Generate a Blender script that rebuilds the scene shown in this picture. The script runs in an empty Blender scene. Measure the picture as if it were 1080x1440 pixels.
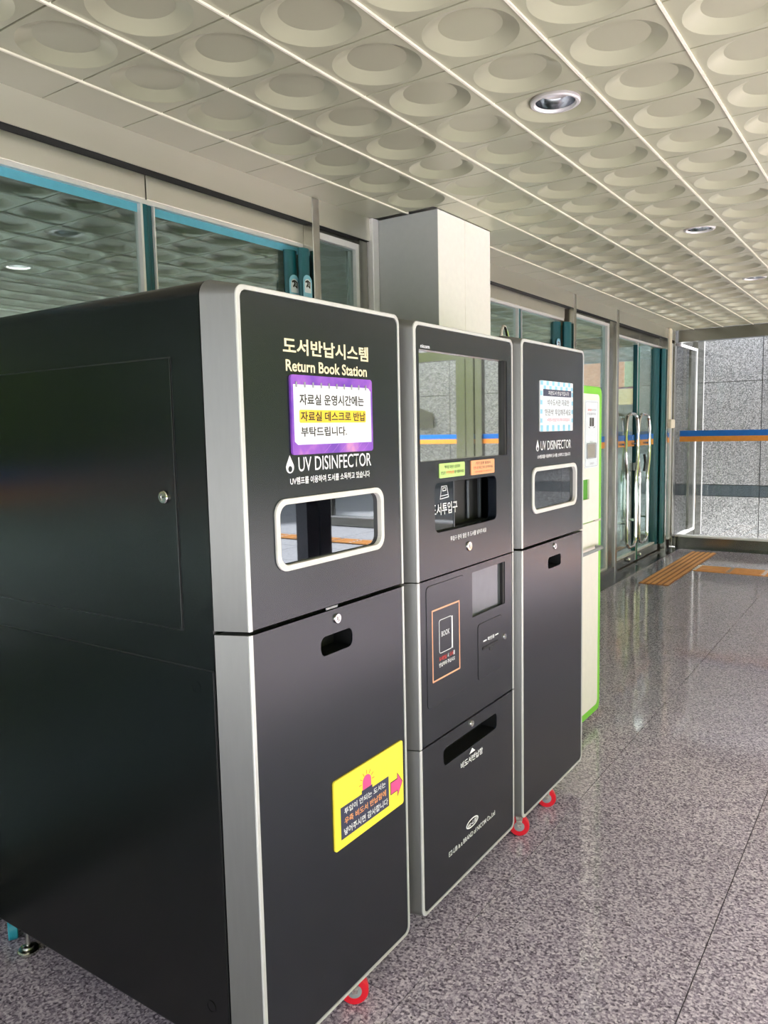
import bpy, bmesh, math, random
from math import sin, cos, pi, radians
from mathutils import Vector, Matrix
from mathutils.geometry import tessellate_polygon
random.seed(4)
sc = bpy.context.scene
col = sc.collection

# ------------------------------------------------------------------ camera
F_PX = 1093.96
YAW, PITCH, ROLL = 0.598804, 0.1046415, -0.0210438
fw = Vector((-sin(YAW) * cos(PITCH), cos(YAW) * cos(PITCH), -sin(PITCH)))
rt = fw.cross(Vector((0, 0, 1))).normalized()
up = rt.cross(fw)
r2 = cos(ROLL) * rt + sin(ROLL) * up
u2 = -sin(ROLL) * rt + cos(ROLL) * up
cam_d = bpy.data.cameras.new('camera')
cam = bpy.data.objects.new('camera', cam_d)
col.objects.link(cam)
cam.matrix_world = Matrix(((r2.x, u2.x, -fw.x, 0), (r2.y, u2.y, -fw.y, 0), (r2.z, u2.z, -fw.z, 1.45), (0, 0, 0, 1)))
cam_d.sensor_fit = 'VERTICAL'
cam_d.sensor_height = 36.0
cam_d.lens = F_PX / 1440 * 36.0
cam_d.clip_start = 0.05
cam_d.clip_end = 300
sc.camera = cam

# ------------------------------------------------------------------ sky, sun, exposure
world = bpy.data.worlds.new('sky')
sc.world = world
world.use_nodes = True
wn, wl = world.node_tree.nodes, world.node_tree.links
wn.clear()
wo = wn.new('ShaderNodeOutputWorld')
wb = wn.new('ShaderNodeBackground')
ws = wn.new('ShaderNodeTexSky')
ws.sky_type = 'NISHITA'
ws.sun_elevation = radians(52)
ws.sun_rotation = radians(95)
ws.sun_disc = False
ws.air_density = 1.0
ws.dust_density = 3.0
ws.ozone_density = 1.0
hs = wn.new('ShaderNodeHueSaturation')
hs.inputs['Saturation'].default_value = 0.35
wl.new(ws.outputs[0], hs.inputs['Color'])
wl.new(hs.outputs[0], wb.inputs['Color'])
wb.inputs['Strength'].default_value = 0.33
wl.new(wb.outputs[0], wo.inputs['Surface'])

sun_d = bpy.data.lights.new('sun', 'SUN')
sun_d.energy = 13.0
sun_d.angle = radians(2.5)
sun_d.color = (1.0, 0.98, 0.945)
sun = bpy.data.objects.new('sun', sun_d)
col.objects.link(sun)
sd = Vector((0.90, -0.07, 1.10)).normalized()          # towards the sun
sun.rotation_euler = sd.to_track_quat('Z', 'Y').to_euler()
sun.location = (12, 8, 14)

sc.view_settings.view_transform = 'Standard'
sc.view_settings.look = 'None'
sc.view_settings.gamma = 1.0
sc.view_settings.use_curve_mapping = False
sc.view_settings.exposure = 1.52
sc.cycles.max_bounces = 10
sc.cycles.diffuse_bounces = 5
sc.cycles.glossy_bounces = 6
sc.cycles.transparent_max_bounces = 16
sc.cycles.caustics_reflective = False
sc.cycles.caustics_refractive = False
sc.cycles.sample_clamp_indirect = 6.0

# ------------------------------------------------------------------ materials
MATS = {}


def srgb(r, g, b):
    f = lambda c: (c / 12.92 if c <= 0.04045 else ((c + 0.055) / 1.055) ** 2.4)
    return (f(r / 255), f(g / 255), f(b / 255), 1)


def newmat(name):
    m = bpy.data.materials.new(name)
    m.use_nodes = True
    nt = m.node_tree
    nt.nodes.clear()
    o = nt.nodes.new('ShaderNodeOutputMaterial')
    p = nt.nodes.new('ShaderNodeBsdfPrincipled')
    nt.links.new(p.outputs[0], o.inputs[0])
    MATS[name] = m
    return m, nt, p, o


def N(nt, t, **kw):
    n = nt.nodes.new(t)
    for k, v in kw.items():
        if k in n.inputs.keys():
            n.inputs[k].default_value = v
        else:
            setattr(n, k, v)
    return n


def wpos(nt, scale=(1, 1, 1)):
    g = nt.nodes.new('ShaderNodeNewGeometry')
    mp = nt.nodes.new('ShaderNodeMapping')
    mp.inputs['Scale'].default_value = scale
    nt.links.new(g.outputs['Position'], mp.inputs['Vector'])
    return mp.outputs[0]


def ramp(nt, src, stops):
    r = nt.nodes.new('ShaderNodeValToRGB')
    e = r.color_ramp.elements
    while len(e) < len(stops):
        e.new(0.5)
    for i, (p, c) in enumerate(stops):
        e[i].position = p
        e[i].color = c
    nt.links.new(src, r.inputs[0])
    return r.outputs[0]


def plain(name, c, rough=0.5, metal=0.0, spec=0.5, noise=0.06, nscale=30, bump=0.0, emit=0, coat=0):
    """a colour with a faint procedural mottle"""
    m, nt, p, o = newmat(name)
    n = N(nt, 'ShaderNodeTexNoise', Scale=nscale, Detail=4.0)
    nt.links.new(wpos(nt), n.inputs['Vector'])
    lo = tuple(max(0, x * (1 - noise)) for x in c[:3]) + (1,)
    hi = tuple(min(1, x * (1 + noise)) for x in c[:3]) + (1,)
    nt.links.new(ramp(nt, n.outputs['Fac'], [(0.3, lo), (0.7, hi)]), p.inputs['Base Color'])
    p.inputs['Roughness'].default_value = rough
    p.inputs['Metallic'].default_value = metal
    p.inputs['Specular IOR Level'].default_value = spec
    if coat:
        p.inputs['Coat Weight'].default_value = coat
        p.inputs['Coat Roughness'].default_value = 0.1
    if emit:
        p.inputs['Emission Color'].default_value = c
        p.inputs['Emission Strength'].default_value = emit
    if bump:
        b = N(nt, 'ShaderNodeBump', Strength=bump, Distance=0.002)
        nt.links.new(n.outputs['Fac'], b.inputs['Height'])
        nt.links.new(b.outputs[0], p.inputs['Normal'])
    return m


def brushed(name, c, rough=0.28, scale=(60, 60, 60), var=0.06, metal=1.0):
    m, nt, p, o = newmat(name)
    n = N(nt, 'ShaderNodeTexNoise', Scale=1.0, Detail=5.0)
    nt.links.new(wpos(nt, scale), n.inputs['Vector'])
    lo = tuple(x * (1 - var) for x in c[:3]) + (1,)
    hi = tuple(min(1, x * (1 + var)) for x in c[:3]) + (1,)
    nt.links.new(ramp(nt, n.outputs['Fac'], [(0.3, lo), (0.7, hi)]), p.inputs['Base Color'])
    r = N(nt, 'ShaderNodeMapRange')
    r.inputs['To Min'].default_value = rough * 0.95
    r.inputs['To Max'].default_value = rough * 1.06
    nt.links.new(n.outputs['Fac'], r.inputs['Value'])
    nt.links.new(r.outputs[0], p.inputs['Roughness'])
    p.inputs['Metallic'].default_value = metal
    return m


def glass(name, tint, refl_gain=1.0, refl_tint=(1, 1, 1, 1)):
    m = bpy.data.materials.new(name)
    m.use_nodes = True
    nt = m.node_tree
    nt.nodes.clear()
    o = nt.nodes.new('ShaderNodeOutputMaterial')
    mix = nt.nodes.new('ShaderNodeMixShader')
    tr = N(nt, 'ShaderNodeBsdfTransparent', Color=tint)
    gl = N(nt, 'ShaderNodeBsdfGlossy', Color=refl_tint, Roughness=0.0)
    g = nt.nodes.new('ShaderNodeNewGeometry')
    mr = N(nt, 'ShaderNodeMapRange')
    mr.inputs['To Min'].default_value = 1.52
    mr.inputs['To Max'].default_value = 1 / 1.52
    nt.links.new(g.outputs['Backfacing'], mr.inputs['Value'])
    fr = nt.nodes.new('ShaderNodeFresnel')
    nt.links.new(mr.outputs[0], fr.inputs['IOR'])
    mu = N(nt, 'ShaderNodeMath', operation='MULTIPLY', use_clamp=True)
    mu.inputs[1].default_value = refl_gain
    nt.links.new(fr.outputs[0], mu.inputs[0])
    lim = N(nt, 'ShaderNodeMath', operation='MINIMUM')
    lim.inputs[1].default_value = 0.36
    nt.links.new(mu.outputs[0], lim.inputs[0])
    nt.links.new(lim.outputs[0], mix.inputs[0])
    nt.links.new(tr.outputs[0], mix.inputs[1])
    nt.links.new(gl.outputs[0], mix.inputs[2])
    nt.links.new(mix.outputs[0], o.inputs[0])
    MATS[name] = m
    return m


def granite(name, cols, scale, rough, aniso=(1, 1, 1), tilevar=0.06, bump=0.0, spec=0.5):
    """speckled stone: a voronoi grain broken by noise, each slab a touch lighter or darker"""
    m, nt, p, o = newmat(name)
    v = wpos(nt, aniso)
    n1 = N(nt, 'ShaderNodeTexNoise', Scale=scale, Detail=5.0, Roughness=0.62)
    nt.links.new(v, n1.inputs['Vector'])
    vo = N(nt, 'ShaderNodeTexVoronoi', Scale=scale * 1.3)
    nt.links.new(v, vo.inputs['Vector'])
    sep = nt.nodes.new('ShaderNodeSeparateColor')
    nt.links.new(vo.outputs['Color'], sep.inputs[0])
    mx = N(nt, 'ShaderNodeMix', data_type='FLOAT')
    mx.inputs[0].default_value = 0.30
    nt.links.new(n1.outputs['Fac'], mx.inputs[2])
    nt.links.new(sep.outputs[0], mx.inputs[3])
    c = ramp(nt, mx.outputs[0], cols)
    oi = nt.nodes.new('ShaderNodeObjectInfo')
    mr = N(nt, 'ShaderNodeMapRange')
    mr.inputs['To Min'].default_value = 1 - tilevar
    mr.inputs['To Max'].default_value = 1 + tilevar
    nt.links.new(oi.outputs['Random'], mr.inputs['Value'])
    mul = N(nt, 'ShaderNodeVectorMath', operation='SCALE')
    nt.links.new(c, mul.inputs[0])
    nt.links.new(mr.outputs[0], mul.inputs['Scale'])
    nt.links.new(mul.outputs[0], p.inputs['Base Color'])
    p.inputs['Roughness'].default_value = rough
    p.inputs['Specular IOR Level'].default_value = spec
    if bump:
        b = N(nt, 'ShaderNodeBump', Strength=bump, Distance=0.003)
        nt.links.new(n1.outputs['Fac'], b.inputs['Height'])
        nt.links.new(b.outputs[0], p.inputs['Normal'])
    return m


M_FLOOR = granite('floor_granite', [(0.28, srgb(70, 64, 72)), (0.43, srgb(134, 123, 137)), (0.56, srgb(180, 169, 181)), (0.72, srgb(220, 210, 218))], 120, 0.075, tilevar=0.05, spec=0.6)
M_BORDER = granite('dark_granite', [(0.3, srgb(40, 44, 48)), (0.6, srgb(66, 70, 74))], 120, 0.15)
M_WALL = granite('wall_granite', [(0.30, srgb(60, 61, 63)), (0.45, srgb(104, 105, 107)), (0.58, srgb(138, 138, 140)), (0.74, srgb(170, 170, 171))], 75, 0.55, tilevar=0.05, bump=0.4)
M_BAND = granite('band_granite', [(0.3, srgb(48, 55, 60)), (0.7, srgb(70, 78, 84))], 90, 0.3)
M_PAVE = granite('outdoor_paving', [(0.3, srgb(160, 160, 161)), (0.6, srgb(194, 194, 194))], 40, 0.7, tilevar=0.08)
M_GROUT = plain('joint_mortar', srgb(60, 58, 60), 0.8)
M_TILE = plain('ceiling_paint', srgb(168, 168, 143), 0.30, 0.05, 0.32, 0.015, 6)
M_LITEDGE = plain('painted_lit_edge', srgb(232, 229, 210), 0.35, 0.0)  # whitish colour standing in for light on the tile flanges
M_UNDERSHADE = plain('painted_underside_shade', srgb(16, 16, 18), 0.8)  # near-black for the shade painted under the fascia
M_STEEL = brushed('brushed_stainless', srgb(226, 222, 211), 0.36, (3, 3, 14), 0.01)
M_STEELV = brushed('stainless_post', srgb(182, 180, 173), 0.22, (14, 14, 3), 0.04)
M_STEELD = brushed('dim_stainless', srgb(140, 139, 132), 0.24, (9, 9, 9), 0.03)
M_CHROME = plain('chrome', srgb(215, 214, 210), 0.08, 1.0, noise=0.02)
M_ALU = plain('bright_aluminium', srgb(226, 224, 222), 0.4, 0.4, noise=0.03)
M_TEAL = plain('teal_foam_guard', srgb(10, 88, 96), 0.42, noise=0.08)
M_TEALD = plain('dark_teal_guard', srgb(8, 78, 86), 0.45)
M_GLASS = glass('door_glass', (0.80, 0.88, 0.87, 1), 2.6, (0.80, 1.0, 0.98, 1))
M_BEADG = plain('grey_white_bead', srgb(168, 168, 170), 0.5)
M_TINT = glass('sun_stop_glass', (0.42, 0.46, 0.46, 1), 1.6)  # dark tint added to one pane to hold the sun out of the hall
M_PINKST = granite('pink_granite', [(0.3, srgb(120, 92, 86)), (0.7, srgb(190, 156, 146))], 80, 0.3)
M_CLEAR = glass('clear_partition_glass', (0.97, 0.98, 0.975, 1), 0.6)
M_FILM = plain('blue_film_edge', srgb(96, 176, 200), 0.3)
M_BLUE = plain('blue_stripe', srgb(18, 108, 196), 0.4)
M_ORANGE = plain('orange_stripe', srgb(226, 150, 60), 0.4)
M_BLACK = plain('black_powder_coat', srgb(6, 9, 10), 0.26, 0, 0.36, 0.05, 14)
M_FRONT = plain('charcoal_front_paint', srgb(19, 25, 34), 0.25, 0.0, 0.5, 0.03, 8)
M_FRAME = brushed('silver_grey_frame', srgb(112, 113, 112), 0.36, (120, 120, 14), 0.03, 0.5)
M_RIM = plain('bright_rim', srgb(206, 207, 205), 0.32, 0.25, noise=0.02)
M_WHITEFR = plain('off_white_window_frame', srgb(218, 217, 212), 0.4, 0.0, noise=0.03)
M_MIRROR = plain('dark_mirror_glass', srgb(88, 91, 97), 0.015, 1.0, noise=0.01)
M_SCREEN = plain('screen_glass', srgb(206, 207, 203), 0.02, 1.0, noise=0.01)
M_DARKGLASS = plain('dark_shutter_glass', srgb(70, 74, 80), 0.03, 0.9, noise=0.02)
M_RAIL = plain('dim_rail', srgb(74, 80, 86), 0.35, 0.4)
M_READER = plain('reader_glass', srgb(78, 84, 86), 0.14, 0.1, 0.7, noise=0.04)
M_HOLE = plain('slot_black', srgb(8, 9, 11), 0.5)
M_LETTER = plain('white_lettering', srgb(236, 238, 240), 0.45)
M_GOLD = plain('cream_lettering', srgb(240, 228, 186), 0.4)
M_INK = plain('dark_ink', srgb(44, 42, 34), 0.4)
M_REDINK = plain('red_ink', srgb(226, 60, 50), 0.4)
M_ORINK = plain('orange_ink', srgb(246, 170, 110), 0.4)
M_PINKINK = plain('pink_ink', srgb(236, 70, 100), 0.4)
M_PAPER = plain('white_paper', srgb(236, 240, 244), 0.5, noise=0.02)
M_YEL = plain('yellow_card', srgb(252, 232, 70), 0.45, noise=0.03)
M_NAVY = plain('navy_card', srgb(52, 56, 84), 0.45)
M_PINK = plain('hot_pink', srgb(242, 84, 150), 0.45)
M_RAY = plain('orange_ray_print', srgb(236, 130, 50), 0.45)
M_LILAC = plain('lilac_print', srgb(176, 120, 214), 0.4)
M_HILITE = plain('yellow_highlight', srgb(252, 206, 60), 0.5)
M_GREENST = plain('pale_green_sticker', srgb(190, 226, 130), 0.45)
M_ORST = plain('peach_sticker', srgb(250, 174, 122), 0.45)
M_PEACHLINE = plain('peach_outline', srgb(240, 172, 132), 0.4)
M_SKYB = plain('light_blue_check', srgb(140, 200, 222), 0.5)
M_LIME = plain('lime_edge', srgb(126, 208, 52), 0.4, noise=0.02)
M_LIMED = plain('green_slot', srgb(70, 150, 20), 0.5)
M_CREAM = plain('cream_body', srgb(238, 234, 224), 0.35, noise=0.02)
M_PALEBLUE = plain('pale_blue_panel', srgb(222, 232, 238), 0.35, noise=0.02)
M_LCD = plain('grey_lcd', srgb(150, 148, 136), 0.2)
M_RED = plain('red_wheel_rubber', srgb(222, 24, 44), 0.35)
M_BLUEW = plain('blue_wheel_rubber', srgb(40, 140, 160), 0.4)
M_HUB = plain('grey_hub', srgb(150, 154, 158), 0.4)
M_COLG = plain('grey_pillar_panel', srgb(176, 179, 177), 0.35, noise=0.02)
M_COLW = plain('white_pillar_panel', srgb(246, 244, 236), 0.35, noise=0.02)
M_BEIGE = plain('cream_raceway', srgb(234, 224, 200), 0.5)
M_TACT = plain('tactile_orange', srgb(222, 156, 84), 0.5, noise=0.05)
M_TACTD = plain('tactile_brown', srgb(150, 96, 40), 0.6, noise=0.08)
M_INWALL = plain('inner_wall_paint', srgb(196, 190, 182), 0.6)
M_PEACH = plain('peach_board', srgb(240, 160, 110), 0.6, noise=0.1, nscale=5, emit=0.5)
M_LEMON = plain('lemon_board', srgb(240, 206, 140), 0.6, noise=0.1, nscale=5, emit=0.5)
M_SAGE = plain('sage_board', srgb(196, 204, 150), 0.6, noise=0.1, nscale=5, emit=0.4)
M_BULB = plain('lamp_glow', (1.0, 0.96, 0.9, 1), 0.4, emit=14)
M_REFL = plain('lamp_reflector', srgb(150, 152, 156), 0.16, 1.0)
M_LEAF = plain('hedge_leaf', srgb(146, 164, 66), 0.7, noise=0.5, nscale=9)
M_STONE = plain('plaque_stone', srgb(70, 69, 66), 0.6)


def mottled_purple():
    m, nt, p, o = newmat('purple_notice_card')
    n = N(nt, 'ShaderNodeTexNoise', Scale=14.0, Detail=3.0)
    nt.links.new(wpos(nt), n.inputs['Vector'])
    nt.links.new(ramp(nt, n.outputs['Fac'], [(0.35, srgb(112, 62, 178)), (0.55, srgb(150, 88, 196)), (0.72, srgb(214, 150, 190))]), p.inputs['Base Color'])
    p.inputs['Roughness'].default_value = 0.35
    return m


M_PURPLE = mottled_purple()

# ------------------------------------------------------------------ builders
ORG = {}


def setp(o, **kw):
    for k, v in kw.items():
        if v is not None:
            o[k] = v
    return o


def thing(name, loc, label=None, cat=None, group=None, kind=None):
    o = bpy.data.objects.new(name, None)
    col.objects.link(o)
    o.empty_display_size = 0.1
    o.location = loc
    ORG[o.name] = Vector(loc)
    return setp(o, label=label, category=cat, group=group, kind=kind)


class G:
    """collects geometry given in world metres, linked as ONE mesh object"""

    def __init__(self):
        self.v, self.f = [], []

    def add(self, vs, fs):
        n = len(self.v)
        self.v += [tuple(p) for p in vs]
        self.f += [tuple(i + n for i in f) for f in fs]
        return self

    def box(self, x0, x1, y0, y1, z0, z1):
        x0, x1 = sorted((x0, x1)); y0, y1 = sorted((y0, y1)); z0, z1 = sorted((z0, z1))
        vs = [(x, y, z) for x in (x0, x1) for y in (y0, y1) for z in (z0, z1)]
        return self.add(vs, [(0, 1, 3, 2), (4, 6, 7, 5), (0, 4, 5, 1), (2, 3, 7, 6), (0, 2, 6, 4), (1, 5, 7, 3)])

    def loft(self, rings, cap0=True, cap1=True, closed=False):
        n = len(rings[0])
        base = len(self.v)
        for r in rings:
            self.v += [tuple(p) for p in r]
        k = len(rings)
        for i in range(k - 1 + (1 if closed else 0)):
            a, b = base + i * n, base + ((i + 1) % k) * n
            for j in range(n):
                self.f.append((a + j, a + (j + 1) % n, b + (j + 1) % n, b + j))
        if cap0:
            self.f.append(tuple(base + j for j in reversed(range(n))))
        if cap1:
            self.f.append(tuple(base + (k - 1) * n + j for j in range(n)))
        return self

    def tube(self, pts, r, n=10, closed=False):
        pts = [Vector(p) for p in pts]
        rings = []
        prev = None
        m = len(pts)
        for i, p in enumerate(pts):
            a = pts[i - 1] if (i > 0 or closed) else p
            b = pts[(i + 1) % m] if (i < m - 1 or closed) else p
            t = (b - a).normalized()
            if prev is None:
                s = t.cross(Vector((0.3, 0.5, 0.81))).normalized()
            else:
                s = (prev - t * prev.dot(t)).normalized()
            prev = s
            w = t.cross(s)
            rr = r[i] if isinstance(r, (list, tuple)) else r
            rings.append([p + (s * cos(2 * pi * k / n) + w * sin(2 * pi * k / n)) * rr for k in range(n)])
        return self.loft(rings, not closed, not closed, closed)

    def lathe(self, c, axis, prof, n=24):
        """prof: (distance along the axis, radius)"""
        c = Vector(c); t = Vector(axis).normalized()
        s = t.cross(Vector((0.31, 0.52, 0.79))).normalized()
        w = t.cross(s)
        rings = [[c + t * d + (s * cos(2 * pi * k / n) + w * sin(2 * pi * k / n)) * max(r, 1e-4) for k in range(n)] for d, r in prof]
        return self.loft(rings)

    def plate(self, outer, holes, x0, x1, backface=True):
        """(y, z) outline with holes, front at x1, thickness back to x0"""
        loops = [outer] + list(holes)
        flat = [p for l in loops for p in l]
        tris = tessellate_polygon([[Vector((p[0], p[1], 0)) for p in l] for l in loops])
        n = len(flat)
        vs = [(x1, p[0], p[1]) for p in flat] + [(x0, p[0], p[1]) for p in flat]
        fs = []
        for t in tris:
            a, b, c = (Vector(flat[i]) for i in t)
            s = (b - a).x * (c - a).y - (b - a).y * (c - a).x
            t = tuple(t) if s > 0 else tuple(reversed(t))
            fs.append(t)
            if backface:
                fs.append(tuple(n + i for i in reversed(t)))
        k = 0
        for l in loops:
            m = len(l)
            for j in range(m):
                a, b = k + j, k + (j + 1) % m
                fs.append((a, n + a, n + b, b))
            k += m
        return self.add(vs, fs)

    def make(self, name, mat, parent=None, smooth=False, bevel=0, **props):
        org = ORG[parent.name] if parent else Vector((0, 0, 0))
        if parent is None:
            org = Vector(self.v[0]) * 0
        me = bpy.data.meshes.new(name)
        me.from_pydata([(Vector(p) - org) for p in self.v], [], self.f)
        bm = bmesh.new()
        bm.from_mesh(me)
        bmesh.ops.recalc_face_normals(bm, faces=bm.faces)
        bm.to_mesh(me)
        bm.free()
        if smooth:
            me.polygons.foreach_set('use_smooth', [True] * len(me.polygons))
            me.set_sharp_from_angle(angle=radians(35))
        me.materials.append(mat)
        o = bpy.data.objects.new(name, me)
        col.objects.link(o)
        if parent:
            o.parent = parent
        ORG[o.name] = org
        if bevel:
            b = o.modifiers.new('bevel', 'BEVEL')
            b.width = bevel
            b.segments = 2
            b.limit_method = 'ANGLE'
            b.angle_limit = radians(40)
        return setp(o, **props)


def box(name, mat, parent, x0, x1, y0, y1, z0, z1, bevel=0, **props):
    return G().box(x0, x1, y0, y1, z0, z1).make(name, mat, parent, bevel=bevel, **props)


def inst(src_mesh, name, parent, loc, rotz=0):
    o = bpy.data.objects.new(name, src_mesh)
    col.objects.link(o)
    o.parent = parent
    o.location = Vector(loc) - ORG[parent.name]
    o.rotation_euler = (0, 0, rotz)
    return o


def copy_tree(o, delta=Vector((0, 0, 0)), parent=None):
    c = o.copy()
    col.objects.link(c)
    if parent is None:
        c.location = o.location + Vector(delta)
    else:
        c.parent = parent
    for ch in o.children:
        copy_tree(ch, delta, c)
    return c


def rr(y0, y1, z0, z1, r=0.0, n=6, rs=None):
    """rounded rectangle outline, counter-clockwise; rs = radii (bottom-left, bottom-right, top-right, top-left)"""
    rs = rs or (r, r, r, r)
    rs = [max(q, 1e-4) for q in rs]
    pts = []
    for (cy, cz, a0, q) in ((y0, z0, pi, rs[0]), (y1, z0, 1.5 * pi, rs[1]), (y1, z1, 0, rs[2]), (y0, z1, 0.5 * pi, rs[3])):
        ccy = cy + q if cy == y0 else cy - q
        ccz = cz + q if cz == z0 else cz - q
        for k in range(n + 1):
            a = a0 + k / n * pi / 2
            pts.append((ccy + q * cos(a), ccz + q * sin(a)))
    return pts


def at(x, pts):
    return [(x, p[0], p[1]) for p in pts]


def circ(y, z, r, n=20):
    return [(y + r * cos(2 * pi * k / n), z + r * sin(2 * pi * k / n)) for k in range(n)]


def text(s, y0, y1, z0, z1, x, mat, parent, name='lettering', bold=0.012, shear=0.0, thick=0.0004, flip=False):
    """letters as a flat mesh on a front that looks along +X, fitted to y0..y1, z0..z1"""
    cu = bpy.data.curves.new('t', 'FONT')
    cu.body = s
    cu.size = 1.0
    cu.resolution_u = 3
    cu.offset = bold
    cu.shear = shear
    cu.fill_mode = 'FRONT'
    ob = bpy.data.objects.new('t', cu)
    col.objects.link(ob)
    bpy.context.view_layer.update()
    dg = bpy.context.evaluated_depsgraph_get()
    me = bpy.data.meshes.new_from_object(ob.evaluated_get(dg))
    bpy.data.objects.remove(ob)
    bpy.data.curves.remove(cu)
    xs = [v.co.x for v in me.vertices]
    ys = [v.co.y for v in me.vertices]
    if not xs:
        return None
    ax, bx, ay, by = min(xs), max(xs), min(ys), max(ys)
    org = ORG[parent.name]
    for v in me.vertices:
        u = (v.co.x - ax) / (bx - ax)
        w = (v.co.y - ay) / (by - ay)
        v.co = Vector((x, y0 + u * (y1 - y0), z0 + w * (z1 - z0))) - org
    me.materials.clear()
    me.materials.append(mat)
    me.name = name
    o = bpy.data.objects.new(name, me)
    col.objects.link(o)
    o.parent = parent
    ORG[o.name] = org
    return o


def stroke(g, pts, w, x0, x1, closed=False):
    """a flat line of width w through (y, z) points"""
    n = len(pts)
    for i in range(n if closed else n - 1):
        a, b = Vector(pts[i]), Vector(pts[(i + 1) % n])
        d = (b - a).normalized()
        q = Vector((-d.y, d.x)) * w / 2
        e = d * w / 2
        g.plate([tuple(a - e - q), tuple(b + e - q), tuple(b + e + q), tuple(a - e + q)], [], x0, x1)
    return g


def outline(y0, y1, z0, z1, w, x0, x1, r=0.0):
    return G().plate(rr(y0, y1, z0, z1, r), [rr(y0 + w, y1 - w, z0 + w, z1 - w, max(r - w, 0))], x0, x1)


# ------------------------------------------------------------------ measures of the place
ZC = 2.52                     # ceiling
XF, XH = -2.335, -2.39        # front of the facade posts, plane of the doors
YB = 9.47                     # end glass
YG = 10.85                    # granite wall beyond it

# ------------------------------------------------------------------ floor
FX0, FY0, FP = -0.423, 1.541, 0.602
floor = G().box(-7.0, 3.4, -3.2, 9.4, -0.16, -0.004).make('floor', M_GROUT, kind='structure')
tg = G().box(-FP / 2 + 0.0015, FP / 2 - 0.0015, -FP / 2 + 0.0015, FP / 2 - 0.0015, -0.03, 0.0)
t0 = tg.make('floor_tile', M_FLOOR, floor)
tile_me = t0.data
first = True
for i in range(-3, 6):
    for j in range(-6, 14):
        x = FX0 + (i + 0.5) * FP
        y = FY0 + (j + 0.5) * FP
        if y + FP / 2 > 9.38:
            continue
        if first:
            t0.location = (x, y, 0)
            first = False
        else:
            inst(tile_me, 'floor_tile', floor, (x, y, 0))
yl = FY0 + 13 * FP
g = G()
for i in range(-3, 6):
    g.box(FX0 + i * FP + 0.0015, FX0 + (i + 1) * FP - 0.0015, yl + 0.0015, 9.368, -0.03, 0.0)
if yl < 9.36:
    g.make('cut_floor_tile', M_FLOOR, floor, kind='stuff')
g = G()
for i in range(8):
    for j in range(-7, 20):
        g.box(-2.41 - (i + 1) * FP + 0.0015, -2.41 - i * FP - 0.0015, FY0 + j * FP + 0.0015, FY0 + (j + 1) * FP - 0.0015, -0.03, -0.001)
g.box(-7.0, -2.42, 9.4, 13.5, -0.16, -0.031)
g.make('inside_floor_tile', M_FLOOR, floor, kind='stuff')
trim1 = G().box(-2.41, FX0 - 3 * FP - 0.001, -3.2, 9.47, -0.03, 0.001).make('trim_1', M_BORDER, kind='structure')
trim2 = G().box(FX0 - 3 * FP + 0.001, 3.4, 9.371, 9.47, -0.03, 0.001).make('trim_2', M_BORDER, kind='structure')
ground = G().box(-9, 40, -25, 40, -0.30, -0.165).make('ground', M_PAVE, kind='structure')
g = G()
gp = 0.9
for i in range(10):
    for j in range(18):
        x, y = 3.42 + i * gp, -3.2 + j * gp
        g.box(x + 0.004, x + gp - 0.004, y + 0.004, y + gp - 0.004, -0.165, -0.012)
g.make('outdoor_paver', M_PAVE, ground, kind='stuff')
# ------------------------------------------------------------------ ceiling
CPX, CPY = 0.3090, 0.3039
CX0, CY0 = -2.1298, 1.5464
ceiling = G().box(-2.42, 2.52, -3.2, 9.6, ZC + 0.05, ZC + 0.35).make('ceiling', M_COLW, kind='structure')


def dimple_tile(hole=0.0, R=0.133, r=0.088, d=0.022, n=36):
    """square metal tile pressed upward into a shallow round dish"""
    hx, hy = CPX / 2 - 0.0022, CPY / 2 - 0.0032
    g = G()
    sq = []
    for k in range(n):
        a = 2 * pi * (k + 0.5) / n
        s = min(hx / max(abs(cos(a)), 1e-6), hy / max(abs(sin(a)), 1e-6))
        sq.append([s * cos(a), s * sin(a)])
    for cx, cy in ((hx, hy), (-hx, hy), (-hx, -hy), (hx, -hy)):
        k = min(range(n), key=lambda q: (sq[q][0] - cx) ** 2 + (sq[q][1] - cy) ** 2)
        sq[k] = [cx, cy]
    ring = lambda rad, z: [(rad * cos(2 * pi * (k + 0.5) / n), rad * sin(2 * pi * (k + 0.5) / n), z) for k in range(n)]
    rings = [[(p[0], p[1], 0.02) for p in sq], [(p[0], p[1], 0.0) for p in sq], ring(R, 0.0), ring(r, d)]
    if hole:
        rings.append(ring(hole, d))
    g.loft(rings, False, not hole)
    return g


def tile_mesh(g, name):
    o = g.make(name, M_TILE, None, smooth=True)
    me = o.data
    me.set_sharp_from_angle(angle=radians(14))
    bpy.data.objects.remove(o)
    return me


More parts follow.
